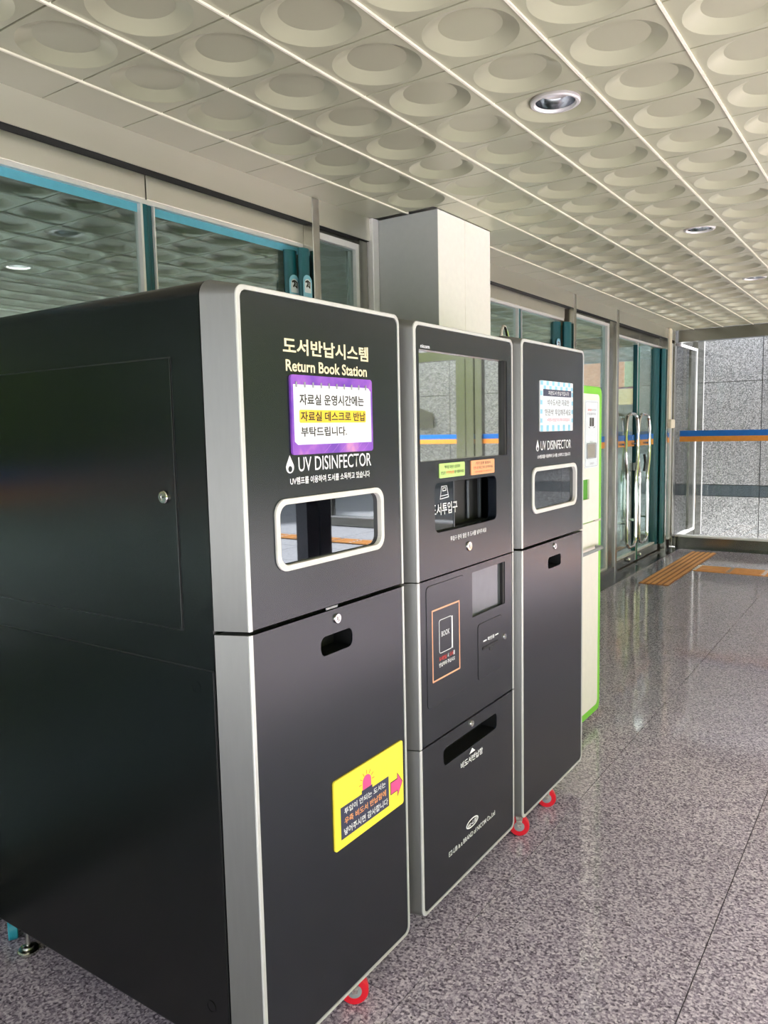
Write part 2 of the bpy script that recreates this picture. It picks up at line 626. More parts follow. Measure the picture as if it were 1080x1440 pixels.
ME_DIM = tile_mesh(dimple_tile(), 'ceiling_tile')
ME_DIMH = tile_mesh(dimple_tile(hole=0.066), 'ceiling_tile_with_lamp_hole')
ME_FLAT = tile_mesh(G().box(-CPX / 2 + 0.0022, CPX / 2 - 0.0022, -CPY / 2 + 0.0022, CPY / 2 - 0.0022, 0, 0.02), 'plain_ceiling_tile')
lamp_cells = {(3, 3), (3, 10), (3, 16)}
stuff = []
J1 = int((9.47 - CY0) / CPY)
for i in range(-1, 17):
    for j in range(-15, J1 + 1):
        cx, cy = CX0 + (i + 0.5) * CPX, CY0 + (j + 0.5) * CPY
        if i == -1:
            continue
        if i == 0 and 6 <= j <= 7:
            continue                                     # the pillar cuts these
        if cx > 2.4 or cy + CPY / 2 > 9.46:
            continue
        if i <= 6 and j >= -3:
            me = ME_DIMH if (i, j) in lamp_cells else ME_DIM
            if i == 0 and j in (8,):
                me = ME_FLAT
            inst(me, 'ceiling_tile', ceiling, (cx, cy, ZC))
        else:
            stuff.append((cx, cy))
yend = CY0 + (J1) * CPY
# margin tiles along the facade: plain
ey0, ey1 = CX0 - 0.001, -2.34
for j in range(-8, J1 + 1):
    y0 = CY0 + j * CPY
    y1 = min(y0 + CPY, 9.46)
    if y1 - y0 < 0.05:
        continue
    if 3.40 - CPY < y0 < 3.97:
        y0 = y0 if y0 < 3.39 else max(y0, 3.975)
        y1 = min(y1, 3.39) if y0 < 3.39 else y1
        if y1 - y0 < 0.03:
            continue
    G().box(-2.338, CX0 - 0.0022, y0 + 0.0022, y1 - 0.0022, ZC, ZC + 0.02).make('plain_ceiling_tile', M_TILE, ceiling)
# pieces cut round the pillar
ya, yb_ = CY0 + 6 * CPY, CY0 + 8 * CPY
G().box(-1.966, CX0 + CPX - 0.0022, ya + 0.002, ya + CPY - 0.002, ZC, ZC + 0.02).make('plain_ceiling_tile', M_TILE, ceiling)
G().box(-1.966, CX0 + CPX - 0.0022, ya + CPY + 0.002, yb_ - 0.002, ZC, ZC + 0.02).make('plain_ceiling_tile', M_TILE, ceiling)
# end row cut at the beam
y0 = CY0 + J1 * CPY if CY0 + (J1 + 1) * CPY > 9.46 else CY0 + (J1 + 1) * CPY
for i in range(0, 7):
    if 9.458 - y0 > 0.02:
        G().box(CX0 + i * CPX + 0.0022, CX0 + (i + 1) * CPX - 0.0022, y0 + 0.002, 9.458, ZC, ZC + 0.02).make('cut_ceiling_tile', M_TILE, ceiling)
g = G()
dt = dimple_tile(n=16)
for cx, cy in stuff:
    g.add([(p[0] + cx, p[1] + cy, p[2] + ZC) for p in dt.v], dt.f)
o = g.make('far_ceiling_tile', M_TILE, ceiling, smooth=True, kind='stuff')
o.data.set_sharp_from_angle(angle=radians(14))
for i in range(0, 15):  # thin white bars painting the lit flange edges between tile rows
    x = CX0 + i * CPX
    if i == 0:
        for (a, b) in ((-3.1, 3.39), (3.98, 9.45)):
            G().box(x - 0.0034, x + 0.0034, a, b, ZC - 0.006, ZC + 0.01).make('lit_edge_line', M_LITEDGE, ceiling)
    else:
        G().box(x - 0.0034, x + 0.0034, -3.1, 9.45, ZC - 0.006, ZC + 0.01).make('lit_edge_line', M_LITEDGE, ceiling)

# inner ceiling behind the doors, the same pressed tiles
ceil2 = G().box(-6.6, -2.43, -2.2, 13.4, ZC + 0.05, ZC + 0.3).make('ceiling', M_COLW, kind='structure')
inner_lamps = {(7, 4), (5, 23), (1, 28), (2, 33)}
stuff2 = []
for i in range(13):
    for j in range(-10, 39):
        cx, cy = -2.45 - (i + 0.5) * CPX, CY0 + (j + 0.5) * CPY
        if cx < -5.0 and -0.7 < cy < 5.4:
            continue
        if (i, j) in inner_lamps:
            inst(ME_DIMH, 'ceiling_tile', ceil2, (cx, cy, ZC))
        elif 0 <= j <= 16:
            inst(ME_DIM, 'ceiling_tile', ceil2, (cx, cy, ZC))
        else:
            stuff2.append((cx, cy))
g = G()
for cx, cy in stuff2:
    g.add([(p[0] + cx, p[1] + cy, p[2] + ZC) for p in dt.v], dt.f)
o = g.make('far_ceiling_tile', M_TILE, ceil2, smooth=True, kind='stuff')
o.data.set_sharp_from_angle(angle=radians(14))


# ------------------------------------------------------------------ recessed lamps
def downlight(x, y, label, group, lit=False):
    z = ZC + 0.022
    t = thing('recessed_downlight', (x, y, z), label, 'ceiling lamp', group)
    c = (x, y, z)
    # pressed white trim ring
    prof = [(0.004, 0.067), (-0.001, 0.083), (-0.010, 0.083), (-0.013, 0.079), (-0.013, 0.071), (-0.006, 0.066), (0.004, 0.066)]
    rings = []
    n = 40
    for d, r in prof:
        rings.append([(x + r * cos(2 * pi * k / n), y + r * sin(2 * pi * k / n), z + d) for k in range(n)])
    G().loft(rings, False, False, True).make('trim_ring', M_ALU, t, smooth=True)
    prof = [(-0.004, 0.0655), (0.010, 0.064), (0.030, 0.060), (0.048, 0.048), (0.054, 0.0)]
    rings = [[(x + max(r, .001) * cos(2 * pi * k / n), y + max(r, .001) * sin(2 * pi * k / n), z + d) for k in range(n)] for d, r in prof]
    G().loft(rings, False, True).make('reflector', M_REFL, t, smooth=True)
    if lit:
        G().lathe((x, y, z + 0.012), (0, 0, 1), [(0, 0.0), (0.0, 0.056), (0.006, 0.056), (0.006, 0.0)], 28).make('lit_diffuser', M_BULB, t)
        ld = bpy.data.lights.new('downlight_beam', 'SPOT')
        ld.energy = 18 if y < 5 else 40
        ld.spot_size = radians(120)
        ld.spot_blend = 0.6
        ld.shadow_soft_size = 0.05
        ld.color = (1.0, 0.93, 0.82)
        lo = bpy.data.objects.new('downlight_beam', ld)
        col.objects.link(lo)
        lo.parent = t
        lo.location = (0, 0, -0.02)
    else:
        b = G()
        b.box(x - 0.030, x + 0.012, y - 0.008, y + 0.008, z + 0.016, z + 0.030)
        b.box(x - 0.014, x + 0.030, y - 0.024, y - 0.010, z + 0.016, z + 0.028)
        b.make('compact_lamp', M_PAPER, t, bevel=0.004)
    return t


lab = ['nearest and largest round recessed downlight in the dimpled ceiling', 'middle of the three recessed ceiling downlights, beyond the largest one', 'farthest small recessed downlight near the right edge of the ceiling']
for (i, j), s in zip(sorted(lamp_cells), lab):
    downlight(CX0 + (i + 0.5) * CPX, CY0 + (j + 0.5) * CPY, s, 'unlit downlights in the porch ceiling')
lab2 = ['lit downlight inside, white spot behind the leftmost door glass', 'lit downlight inside behind the sliding doors right of the pillar', 'lit downlight inside just past the double doors, mirrored as a white spot on the floor', 'farthest lit downlight inside behind the double swing doors']
for (i, j), s in zip(((7, 4), (5, 23), (1, 28), (2, 33)), lab2):
    downlight(-2.45 - (i + 0.5) * CPX, CY0 + (j + 0.5) * CPY, s, 'lit downlights in the hall behind the doors', lit=True)

# ------------------------------------------------------------------ facade beams, posts, doors
wl_ = G().box(XF - 0.12, XF, -3.2, 9.47, 2.408, ZC).make('trim_3', M_STEEL, kind='structure')          # upper fascia
# thin dark box that paints shade on the fascia's underside, above the headers
G().box(XH - 0.004, XF - 0.004, -3.2, 9.44, 2.4062, 2.4085).make('fascia_shade_strip', M_UNDERSHADE, wl_)
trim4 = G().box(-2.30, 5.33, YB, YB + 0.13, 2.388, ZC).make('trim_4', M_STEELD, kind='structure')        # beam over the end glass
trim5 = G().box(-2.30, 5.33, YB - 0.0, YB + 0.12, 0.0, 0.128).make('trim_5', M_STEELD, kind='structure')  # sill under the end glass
G().box(-2.30, 5.33, YB - 0.004, YB + 0.124, 0.128, 0.146).make('sill_cap', M_ALU, trim5)


def posts(name_n, y0, y1, mat=M_STEELV, x1=XF + 0.004, x0=XF - 0.12, z1=ZC):
    return G().box(x0, x1, y0, y1, 0, z1).make('trim_%d' % name_n, mat, kind='structure', bevel=0.003)


posts(6, 2.885, 2.935)
posts(7, 3.345, 3.398, M_ALU, XF + 0.02)
posts(8, 6.217, 6.27)
posts(9, 7.325, 7.389)
posts(10, 9.13, 9.19)
posts(11, 9.44, 9.535)

# --- sliding door units
def guard(parent, y, r, z0, z1, x, mat=M_TEAL, name='finger_guard'):
    """round foam edge guard on a door edge"""
    ring = lambda z: [(x + r * 0.55 * cos(2 * pi * k / 16), y + r * sin(2 * pi * k / 16), z) for k in range(16)]
    return G().loft([ring(z0), ring(z1)]).make(name, mat, parent, smooth=True)


def hand_sticker(parent, y, z, w, x):
    """blue and white 'mind your hand' sticker on a guard"""
    s = G().plate(rr(y - w / 2, y + w / 2, z - 0.12, z, r=w * 0.48, rs=(0.004, 0.004, w * 0.48, w * 0.48)), [], x - 0.002, x).make('safety_sticker', M_SKYB, parent)
    G().plate(rr(y - w * .36, y + w * .36, z - 0.08, z - 0.018, rs=(0.003, 0.003, w * .34, w * .34)), [], x, x + 0.001).make('sticker_field', M_PAPER, s)
    gg = G()
    stroke(gg, [(y - w * .22, z - .032), (y - w * .05, z - .028), (y + w * .02, z - .04), (y - w * .12, z - .052)], 0.008, x + .001, x + .0018)
    stroke(gg, [(y + w * .05, z - .028), (y + w * .22, z - .034), (y + w * .2, z - .056), (y + w * .05, z - .05)], 0.006, x + .001, x + .0018)
    gg.make('sticker_mark', M_INK, s)
    return s


def pane(parent, y0, y1, z0, z1, x, mat=M_GLASS, name='pane'):
    return G().box(x - 0.005, x + 0.005, y0, y1, z0, z1).make(name, mat, parent)


def stripes(parent, y0, y1, x, zb=1.298, zt=1.352, zo=1.240):
    G().box(x, x + 0.0015, y0, y1, zb, zt).make('blue_stripe', M_BLUE, parent)
    G().box(x, x + 0.0015, y0, y1, zo, zb).make('orange_stripe', M_ORANGE, parent)


def sliding(n, y0, y1, meet, film=True, seam=True):
    d = thing('door_%d' % n, (XH, (y0 + y1) / 2, 0), kind='structure')
    # header boards
    G().box(XH - 0.10, XH, y0, meet - 0.003, 2.318, 2.406).make('header_panel', M_STEEL, d, bevel=0.002)
    G().box(XH - 0.10, XH, meet + 0.003, y1, 2.318, 2.406).make('header_panel', M_STEEL, d, bevel=0.002)
    G().box(XH - 0.06, XH - 0.004, y0, y1, 2.302, 2.318).make('glazing_bead', M_ALU, d)
    for k, (a, b) in enumerate(((y0, meet - 0.015), (meet + 0.015, y1 - 0.01))):
        leaf = G().box(XH - 0.036, XH - 0.026, a, b, 0.10, 2.302).make('door_pane', M_GLASS, d)
        if film:
            G().box(XH - 0.0255, XH - 0.0245, a, b, 2.272, 2.302).make('blue_film_edge', M_FILM, leaf)
        stripes(leaf, a, b, XH - 0.0255)
        G().box(XH - 0.05, XH - 0.01, a, b, 0.01, 0.10).make('bottom_rail', M_STEELD, leaf)
    G().box(XH - 0.040, XH - 0.006, meet - 0.024, meet - 0.014, 0.1, 2.302).make('meeting_strip', M_ALU, d)
    G().box(XH - 0.040, XH - 0.006, meet + 0.036, meet + 0.042, 0.1, 2.302).make('meeting_strip', M_ALU, d)
    guard(d, meet - 0.0, 0.016, 0.1, 2.302, XH - 0.016)
    guard(d, meet + 0.024, 0.012, 0.1, 2.302, XH - 0.02, M_TEALD)
    return d


dA = sliding(1, -0.2, 2.885, 1.985)
ga = guard(dA, 2.797, 0.040, 0.1, 2.275, XH - 0.01)
hand_sticker(ga, 2.797, 2.165, 0.07, XH + 0.013)
gb = guard(dA, 2.840, 0.034, 0.1, 2.285, XF - 0.02)
hand_sticker(gb, 2.840, 2.165, 0.062, XF + 0.0)
dB = sliding(2, 3.98, 6.16, 5.30, film=False)
gc = guard(dB, 6.045, 0.062, 0.1, 2.281, XH - 0.03, M_TEALD)
hand_sticker(gc, 6.02, 2.15, 0.08, XH + 0.005)
guard(dB, 6.145, 0.058, 0.1, 2.285, XF - 0.03)
dL = thing('window_4', (XH, -1.5, 0), kind='structure')
leaf = pane(dL, -3.1, -0.21, 0.1, 2.40, XH - 0.03)
stripes(leaf, -3.1, -0.21, XH - 0.0248)
G().box(XH - 0.06, XH, -3.1, -0.21, 0.0, 0.10).make('bottom_rail', M_STEELD, dL)
G().box(XH - 0.06, XH, -0.25, -0.21, 0.1, 2.40).make('mullion', M_STEELV, dL)


# --- fixed side lights
def fixed(n, y0, y1, strip_w=0.028, strip_h=0.03, jamb=0.06, zb=0.125, stripe=True, x=XF - 0.05, strip_left=False):
    w = thing('window_%d' % n, (x, (y0 + y1) / 2, 0), kind='structure')
    yj = y1 - jamb
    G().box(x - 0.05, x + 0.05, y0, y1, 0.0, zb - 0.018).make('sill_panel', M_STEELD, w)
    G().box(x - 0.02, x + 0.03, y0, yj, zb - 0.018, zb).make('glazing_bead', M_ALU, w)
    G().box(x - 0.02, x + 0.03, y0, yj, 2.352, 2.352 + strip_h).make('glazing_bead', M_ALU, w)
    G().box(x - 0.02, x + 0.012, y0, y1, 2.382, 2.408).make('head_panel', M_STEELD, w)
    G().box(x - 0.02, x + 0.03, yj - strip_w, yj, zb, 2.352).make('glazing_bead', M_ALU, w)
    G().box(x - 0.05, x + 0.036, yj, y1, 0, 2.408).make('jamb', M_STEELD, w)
    p = pane(w, y0, yj - strip_w, zb, 2.352, x + 0.004)
    if stripe:
        stripes(p, y0, yj - strip_w, x + 0.0095)
    return w


fixed(1, 2.94, 3.34, 0.026, 0.030, 0.065)
fixed(2, 6.275, 7.323, 0.05, 0.024, 0.15)
fixed(3, 9.34, 9.45, 0.03, 0.024, 0.012)

# --- double swing doors
dC = thing('door_3', (XH, 8.3, 0), kind='structure')
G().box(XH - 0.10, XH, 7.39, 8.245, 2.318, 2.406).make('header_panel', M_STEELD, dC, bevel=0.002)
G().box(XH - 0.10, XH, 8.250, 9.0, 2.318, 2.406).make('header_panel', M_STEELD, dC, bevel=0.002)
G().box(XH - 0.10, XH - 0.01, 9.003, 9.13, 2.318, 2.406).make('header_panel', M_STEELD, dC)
G().box(XH - 0.06, XH - 0.004, 7.39, 9.13, 2.300, 2.318).make('glazing_bead', M_ALU, dC)
G().box(XH - 0.06, XH + 0.03, 7.39, 9.13, 0.0, 0.012).make('threshold', M_STEELD, dC)
for (a, b, k) in ((7.45, 8.215, 0), (8.275, 9.06, 1)):
    lf = G().box(XH - 0.036, XH - 0.026, a, b, 0.13, 2.300).make('door_pane', M_GLASS, dC)
    G().box(XH - 0.05, XH - 0.008, a, b, 0.020, 0.112).make('bottom_rail', M_STEELD, lf, bevel=0.004)
    G().box(XH - 0.045, XH - 0.004, a, b, 0.112, 0.13).make('glazing_bead', M_ALU, lf)
    stripes(lf, a + 0.02, b, XH - 0.0255, 1.293, 1.348, 1.232)
    yk = 7.93 if k == 0 else 8.26 + 0.05
    G().lathe((XH - 0.008, yk, 0.075), (1, 0, 0), [(0, 0.012), (0.012, 0.012), (0.014, 0.022), (0.026, 0.024), (0.034, 0.016), (0.036, 0.0)], 16).make('floor_lock_knob', M_CHROME, lf, smooth=True)
    yt = 8.09 if k == 0 else 8.33
    text('당기시오', yt, yt + 0.07, 1.248, 1.272, XH - 0.0232, M_INK, lf)
    text('l', yt + 0.025, yt + 0.035, 1.305, 1.336, XH - 0.0232, M_LETTER, lf)
G().box(XH - 0.045, XH - 0.004, 8.205, 8.222, 0.03, 2.29).make('meeting_strip', M_ALU, dC)
G().box(XH - 0.045, XH - 0.006, 8.185, 8.205, 0.13, 2.27).make('meeting_strip', M_TEALD, dC)
guard(dC, 8.262, 0.034, 0.03, 2.25, XH - 0.022, plain('green_teal_guard', srgb(12, 112, 98), 0.4))
guard(dC, 7.42, 0.030, 0.1, 2.33, XH + 0.01, M_TEALD)
guard(dC, 8.98, 0.085, 0.1, 2.287, XH - 0.04, M_TEALD)
guard(dC, 9.068, 0.052, 0.1, 2.287, XF - 0.03, M_TEAL)
G().box(XH - 0.03, XH - 0.005, 9.07, 9.13, 0.1, 2.287).make('guard_backing', M_STEELD, dC)


def loop_handle(yc, wt, wb, x, zt, zb, parent):
    """long tubular pull: a loop narrow at both ends and bellied out above the waist"""
    pts = []
    half = [(0.0, zt), (wt * 0.6, zt - 0.01), (wt * 0.9, zt - 0.06), (wt * 1.08, zt - 0.20), (wt * 1.12, zt - 0.36), (wt * 1.05, zt - 0.47), (wb, zt - 0.62), (wb * 0.98, zt - 0.80), (wb * 0.96, zb + 0.10), (wb * 0.86, zb + 0.035), (wb * 0.5, zb), (0, zb)]
    right = [Vector((x, yc + a, z)) for a, z in half]
    left = [Vector((x, yc - a, z)) for a, z in reversed(half[1:-1])]
    ring = right + left
    sm = []
    n = len(ring)
    for i in range(n):                       # Catmull-Rom for a smooth bend
        p0, p1, p2, p3 = ring[i - 1], ring[i], ring[(i + 1) % n], ring[(i + 2) % n]
        for q in range(3):
            t = q / 3
            sm.append(0.5 * ((2 * p1) + (p2 - p0) * t + (2 * p0 - 5 * p1 + 4 * p2 - p3) * t * t + (3 * p1 - p0 - 3 * p2 + p3) * t ** 3))
    h = G().tube(sm, 0.017, 10, True).make('pull_handle', M_CHROME, parent, smooth=True)
    for zz in (zt - 0.30, zb + 0.25):
        for s in (-1, 1):
            yy = yc + s * (wt * 1.1 if zz > 1 else wb)
            G().tube([(x, yy, zz), (XH - 0.03, yy, zz)], 0.010, 8).make('handle_standoff', M_CHROME, h, smooth=True)
    return h


h1 = loop_handle(7.88, 0.185, 0.155, XH + 0.045, 1.56, 0.22, dC)
h2 = loop_handle(8.295, 0.185, 0.150, XH + 0.045, 1.56, 0.22, dC)
G().box(XH - 0.02, XH + 0.01, 8.14, 8.20, 0.98, 1.06).make('lock_case', M_ALU, dC, bevel=0.006)
G().tube([(XH - 0.005, 8.175, 0.98), (XH - 0.005, 8.175, 0.25)], 0.012, 8).make('lock_rod', M_STEELV, dC, smooth=True)
G().tube([(XH + 0.02, 8.40, 1.14), (XH + 0.03, 8.41, 1.05), (XH + 0.02, 8.40, 0.96)], 0.014, 8).make('cable_lock', M_HOLE, dC, smooth=True)

# --- conduit with a switch box on the post by the doors
cd = thing('cable_raceway', (-2.32, 9.16, 1.44), 'cream vertical cable raceway with a small switch box beside the double doors', 'cable duct')
G().box(XF + 0.005, XF + 0.024, 9.195 - 0.06, 9.195 + 0.03, 1.50, ZC - 0.002).make('raceway', M_BEIGE, cd, bevel=0.002)
G().box(XF + 0.005, XF + 0.055, 9.20 - 0.07, 9.20 + 0.10, 1.405, 1.505).make('switch_box', M_BEIGE, cd, bevel=0.012)

# --- glass bay past the end glass
w5 = thing('window_5', (XF, 10.1, 0), kind='structure')
G().box(XF - 0.06, XF + 0.03, 9.54, 10.78, 0.0, 0.10).make('sill_panel', M_STEELD, w5)
G().box(XF - 0.03, XF + 0.03, 9.54, 10.45, 0.10, 0.125).make('glazing_bead', M_BEADG, w5)
G().box(XF - 0.03, XF + 0.03, 9.54, 10.45, 2.355, 2.385).make('glazing_bead', M_BEADG, w5)
G().box(XF - 0.03, XF + 0.03, 10.43, 10.45, 0.125, 2.355).make('glazing_bead', M_BEADG, w5)
G().box(XF - 0.06, XF + 0.035, 10.45, 10.79, 0.0, 2.60).make('jamb', M_STEELD, w5)
G().box(XF - 0.02, XF + 0.02, 10.18, 10.40, 0.125, 2.355).make('inner_jamb', M_STEELD, w5)
G().box(XF - 0.055, XF + 0.040, 10.79, 10.803, 0.0, 2.60).make('edge_strip', M_BEADG, w5)
pane(w5, 9.54, 10.18, 0.125, 2.355, XF, M_TINT)
G().box(-2.80, -2.60, 9.62, 10.80, -0.03, 1.20).make('wall_inner', M_PINKST, kind='structure')
G().box(XF - 0.06, XF + 0.0, 9.54, 10.79, 2.385, 2.75).make('head_panel', M_STEELD, w5)

# --- end glass wall
w6 = thing('window_6', (0.4, YB + 0.06, 0), kind='structure')
xs = [-2.30, 0.42, 2.70, 5.3]
for a, b in zip(xs[:-1], xs[1:]):
    p = G().box(a + 0.03, b - 0.03, YB + 0.055, YB + 0.065, 0.146, 2.388).make('pane', M_CLEAR, w6)
    G().box(a + 0.02, b - 0.02, YB + 0.052, YB + 0.0548, 1.306, 1.372).make('blue_stripe', M_BLUE, p)
    G().box(a + 0.02, b - 0.02, YB + 0.052, YB + 0.0548, 1.245, 1.306).make('orange_stripe', M_ORANGE, p)
for x, hw in ((0.42, 0.03), (2.70, 0.05), (2.83, 0.06), (2.97, 0.07), (5.3, 0.03)):
    G().box(x - hw, x + hw, YB + 0.01, YB + 0.11, 0.146, 2.388).make('mullion', M_STEELD, w6)

# ------------------------------------------------------------------ granite wall beyond the end glass
wb_ = G().box(-2.7, 5.35, YG + 0.03, YG + 0.35, -0.16, 4.6).make('wall_back', M_GROUT, kind='structure')
rows = [(-0.15, 0.501, M_WALL), (0.501, 0.650, M_BAND), (0.650, 1.313, M_WALL), (1.313, 1.977, M_WALL), (1.977, 2.641, M_WALL), (2.641, 3.305, M_WALL), (3.305, 3.97, M_WALL), (3.97, 4.6, M_WALL)]
PW = 0.92
x = -1.612 - 1.0 * PW * 2
for z0, z1, m in rows:
    k = -1
    while True:
        a = -1.612 + (k - 0) * PW
        b = a + PW
        k += 1
        a = max(a, -2.7)
        if a > 5.3:
            break
        b = min(b, 5.35)
        G().box(a + 0.004, b - 0.004, YG + random.uniform(-0.002, 0.002), YG + 0.04, z0 + 0.004, z1 - 0.004).make('granite_panel', m, wb_)
# stone plaque, seen in the screen's reflection
pl = G().add([(4.20, YG - 0.03, 1.47), (4.82, YG - 0.03, 1.47), (4.82, YG - 0.03, 1.70), (4.51, YG - 0.03, 1.82), (4.20, YG - 0.03, 1.70), (4.20, YG, 1.47), (4.82, YG, 1.47), (4.82, YG, 1.70), (4.51, YG, 1.82), (4.20, YG, 1.70)], [(0, 1, 2, 3, 4), (0, 5, 6, 1), (1, 6, 7, 2), (2, 7, 8, 3), (3, 8, 9, 4), (4, 9, 5, 0)])
pl.make('wall_plaque', M_STONE, wb_)

# ------------------------------------------------------------------ inside walls and boards
wi = G().box(-6.6, -6.5, -2.2, 13.4, -0.1, 2.6).make('wall_left', M_INWALL, kind='structure')
wi2 = G().box(-6.5, -2.42, 13.3, 13.4, -0.1, 2.6).make('wall_inner', M_INWALL, kind='structure')
G().box(-6.5, -2.42, -2.2, -2.1, -0.1, 2.6).make('wall_front', M_INWALL, kind='structure')
G().box(-2.7, -2.42, 10.86, 13.3, -0.1, 2.9).make('wall_right', M_INWALL, kind='structure')
M_SOFFIT = plain('brown_soffit', srgb(120, 112, 102), 0.6, noise=0.08, nscale=60)
G().box(-6.49, -5.20, -0.5, 5.2, 2.33, 2.545).make('wall_soffit', M_SOFFIT, kind='structure')
G().box(-6.49, -5.18, -0.5, 5.2, 2.318, 2.33).make('trim_14', M_ALU, kind='structure')
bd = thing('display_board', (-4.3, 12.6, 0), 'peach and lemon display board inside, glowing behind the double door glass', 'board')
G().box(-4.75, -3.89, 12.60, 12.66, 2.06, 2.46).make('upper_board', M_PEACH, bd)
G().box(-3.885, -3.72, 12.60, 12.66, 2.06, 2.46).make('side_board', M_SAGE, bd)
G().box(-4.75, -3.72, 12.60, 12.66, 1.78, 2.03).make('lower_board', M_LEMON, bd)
G().box(-4.75, -3.72, 12.59, 12.66, 2.03, 2.06).make('red_rail', M_PINKINK, bd)
for x in (-4.70, -3.77):
    G().box(x - 0.03, x + 0.03, 12.60, 12.66, 0.0, 1.78).make('leg', M_INWALL, bd)

# ------------------------------------------------------------------ pillar
pil = thing('square_pillar', (-2.15, 3.69, 0), 'square clad pillar, grey side and cream white front, behind the machines', 'pillar')
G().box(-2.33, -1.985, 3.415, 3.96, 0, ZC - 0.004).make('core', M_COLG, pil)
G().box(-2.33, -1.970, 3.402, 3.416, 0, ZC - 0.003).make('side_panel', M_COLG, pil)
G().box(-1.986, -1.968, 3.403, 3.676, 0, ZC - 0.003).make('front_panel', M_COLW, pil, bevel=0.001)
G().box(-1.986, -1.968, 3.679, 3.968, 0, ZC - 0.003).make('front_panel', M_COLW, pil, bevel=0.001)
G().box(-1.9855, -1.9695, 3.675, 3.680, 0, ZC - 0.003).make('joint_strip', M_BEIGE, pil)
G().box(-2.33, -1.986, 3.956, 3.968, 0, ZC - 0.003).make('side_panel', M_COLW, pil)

# ------------------------------------------------------------------ tactile paving
tp = thing('tactile_strip', (-1.92, 8.17, 0), 'ribbed orange tactile strip lying along the floor before the double doors', 'tactile paving')
nb = 7
L0, L1 = 7.135, 9.195
pl_ = (L1 - L0) / nb
for k in range(nb):
    a = L0 + k * pl_
    pv = G().box(-2.052, -1.785, a + 0.002, a + pl_ - 0.002, 0.0, 0.005).make('paver', M_TACTD, tp)
    for q in range(5):
        x = -2.052 + 0.012 + q * 0.0535
        G().box(x, x + 0.030, a + 0.004, a + pl_ - 0.004, 0.005, 0.010).make('rib', M_TACT, pv, bevel=0.002)
tr = thing('tactile_strip', (0.5, 8.17, 0), 'flat orange tactile strip running across the floor to the right', 'tactile paving')
for k in range(24):
    a = -1.77 + k * 0.312
    pv = G().box(a + 0.002, a + 0.310, 8.005, 8.335, 0.0, 0.005).make('paver', M_TACT, tr)
    for q in range(4):
        y = 8.03 + q * 0.078
        G().box(a + 0.028, a + 0.284, y, y + 0.045, 0.005, 0.009).make('rib', M_TACT, pv, bevel=0.002)
    gg = G()
    for q in range(4):
        y = 8.03 + q * 0.078
        gg.box(a - 0.010, a + 0.024, y + 0.005, y + 0.040, 0.005, 0.0085)
    gg.make('end_stud', M_HUB if k % 2 else M_PAPER, pv, kind='stuff')


# ------------------------------------------------------------------ the book machines
X0 = -1.083            # front plane
XS = -1.153            # where the silver frame meets the body


def lock(y, z, r, parent, x=None, name='cam_lock', key=True):
    x = X0 if x is None else x
    l = G().lathe((x - 0.004, y, z), (1, 0, 0), [(0, r * 1.1), (0.006, r * 1.1), (0.008, r), (0.008, r * 0.72), (0.0065, r * 0.70), (0.0065, 0)], 24).make(name, M_CHROME, parent, smooth=True)
    G().box(x + 0.0025, x + 0.0032, y - r * .12, y + r * .12, z - r * .42, z + r * .42).make('keyway', M_INK, l)
    return l


def caster(parent, c, axis, r, w, mat, name='caster'):
    c = Vector(c)
    a = Vector(axis).normalized()
    k = G().lathe(c - a * w / 2, a, [(0, r * 0.52), (0, r * 0.93), (w * .12, r), (w * .88, r), (w, r * 0.93), (w, r * 0.52), (w * .9, r * .5), (w * .1, r * .5)], 28).make(name, mat, parent, smooth=True)
    G().lathe(c - a * w * 0.52, a, [(0, 0), (0, r * .3), (w * .06, r * .515), (w * .98, r * .515), (w * 1.04, r * .3), (w * 1.04, 0)], 20).make('hub', M_HUB, k, smooth=True)
    up_ = Vector((0, 0, 1))
    f = up_.cross(a)
    gg = G()
    for s in (-1, 1):
        o = c + a * s * (w / 2 + 0.004)
        q = [o - f * 0.006 - up_ * 0.002, o + f * 0.006 - up_ * 0.002, o + f * 0.014 + up_ * (r + 0.008), o - f * 0.014 + up_ * (r + 0.008)]
        gg.loft([[p - a * 0.0015 for p in q], [p + a * 0.0015 for p in q]])
    o = c + up_ * (r + 0.010)
    q = [o - f * .024 - a * (w / 2 + .006), o + f * .024 - a * (w / 2 + .006), o + f * .024 + a * (w / 2 + .006), o - f * .024 + a * (w / 2 + .006)]
    gg.loft([q, [p + up_ * 0.006 for p in q]])
    gg.loft([[p + up_ * 0.006 for p in q], [p + up_ * 0.028 for p in q]])
    gg.make('fork', M_CHROME, k)
    return k


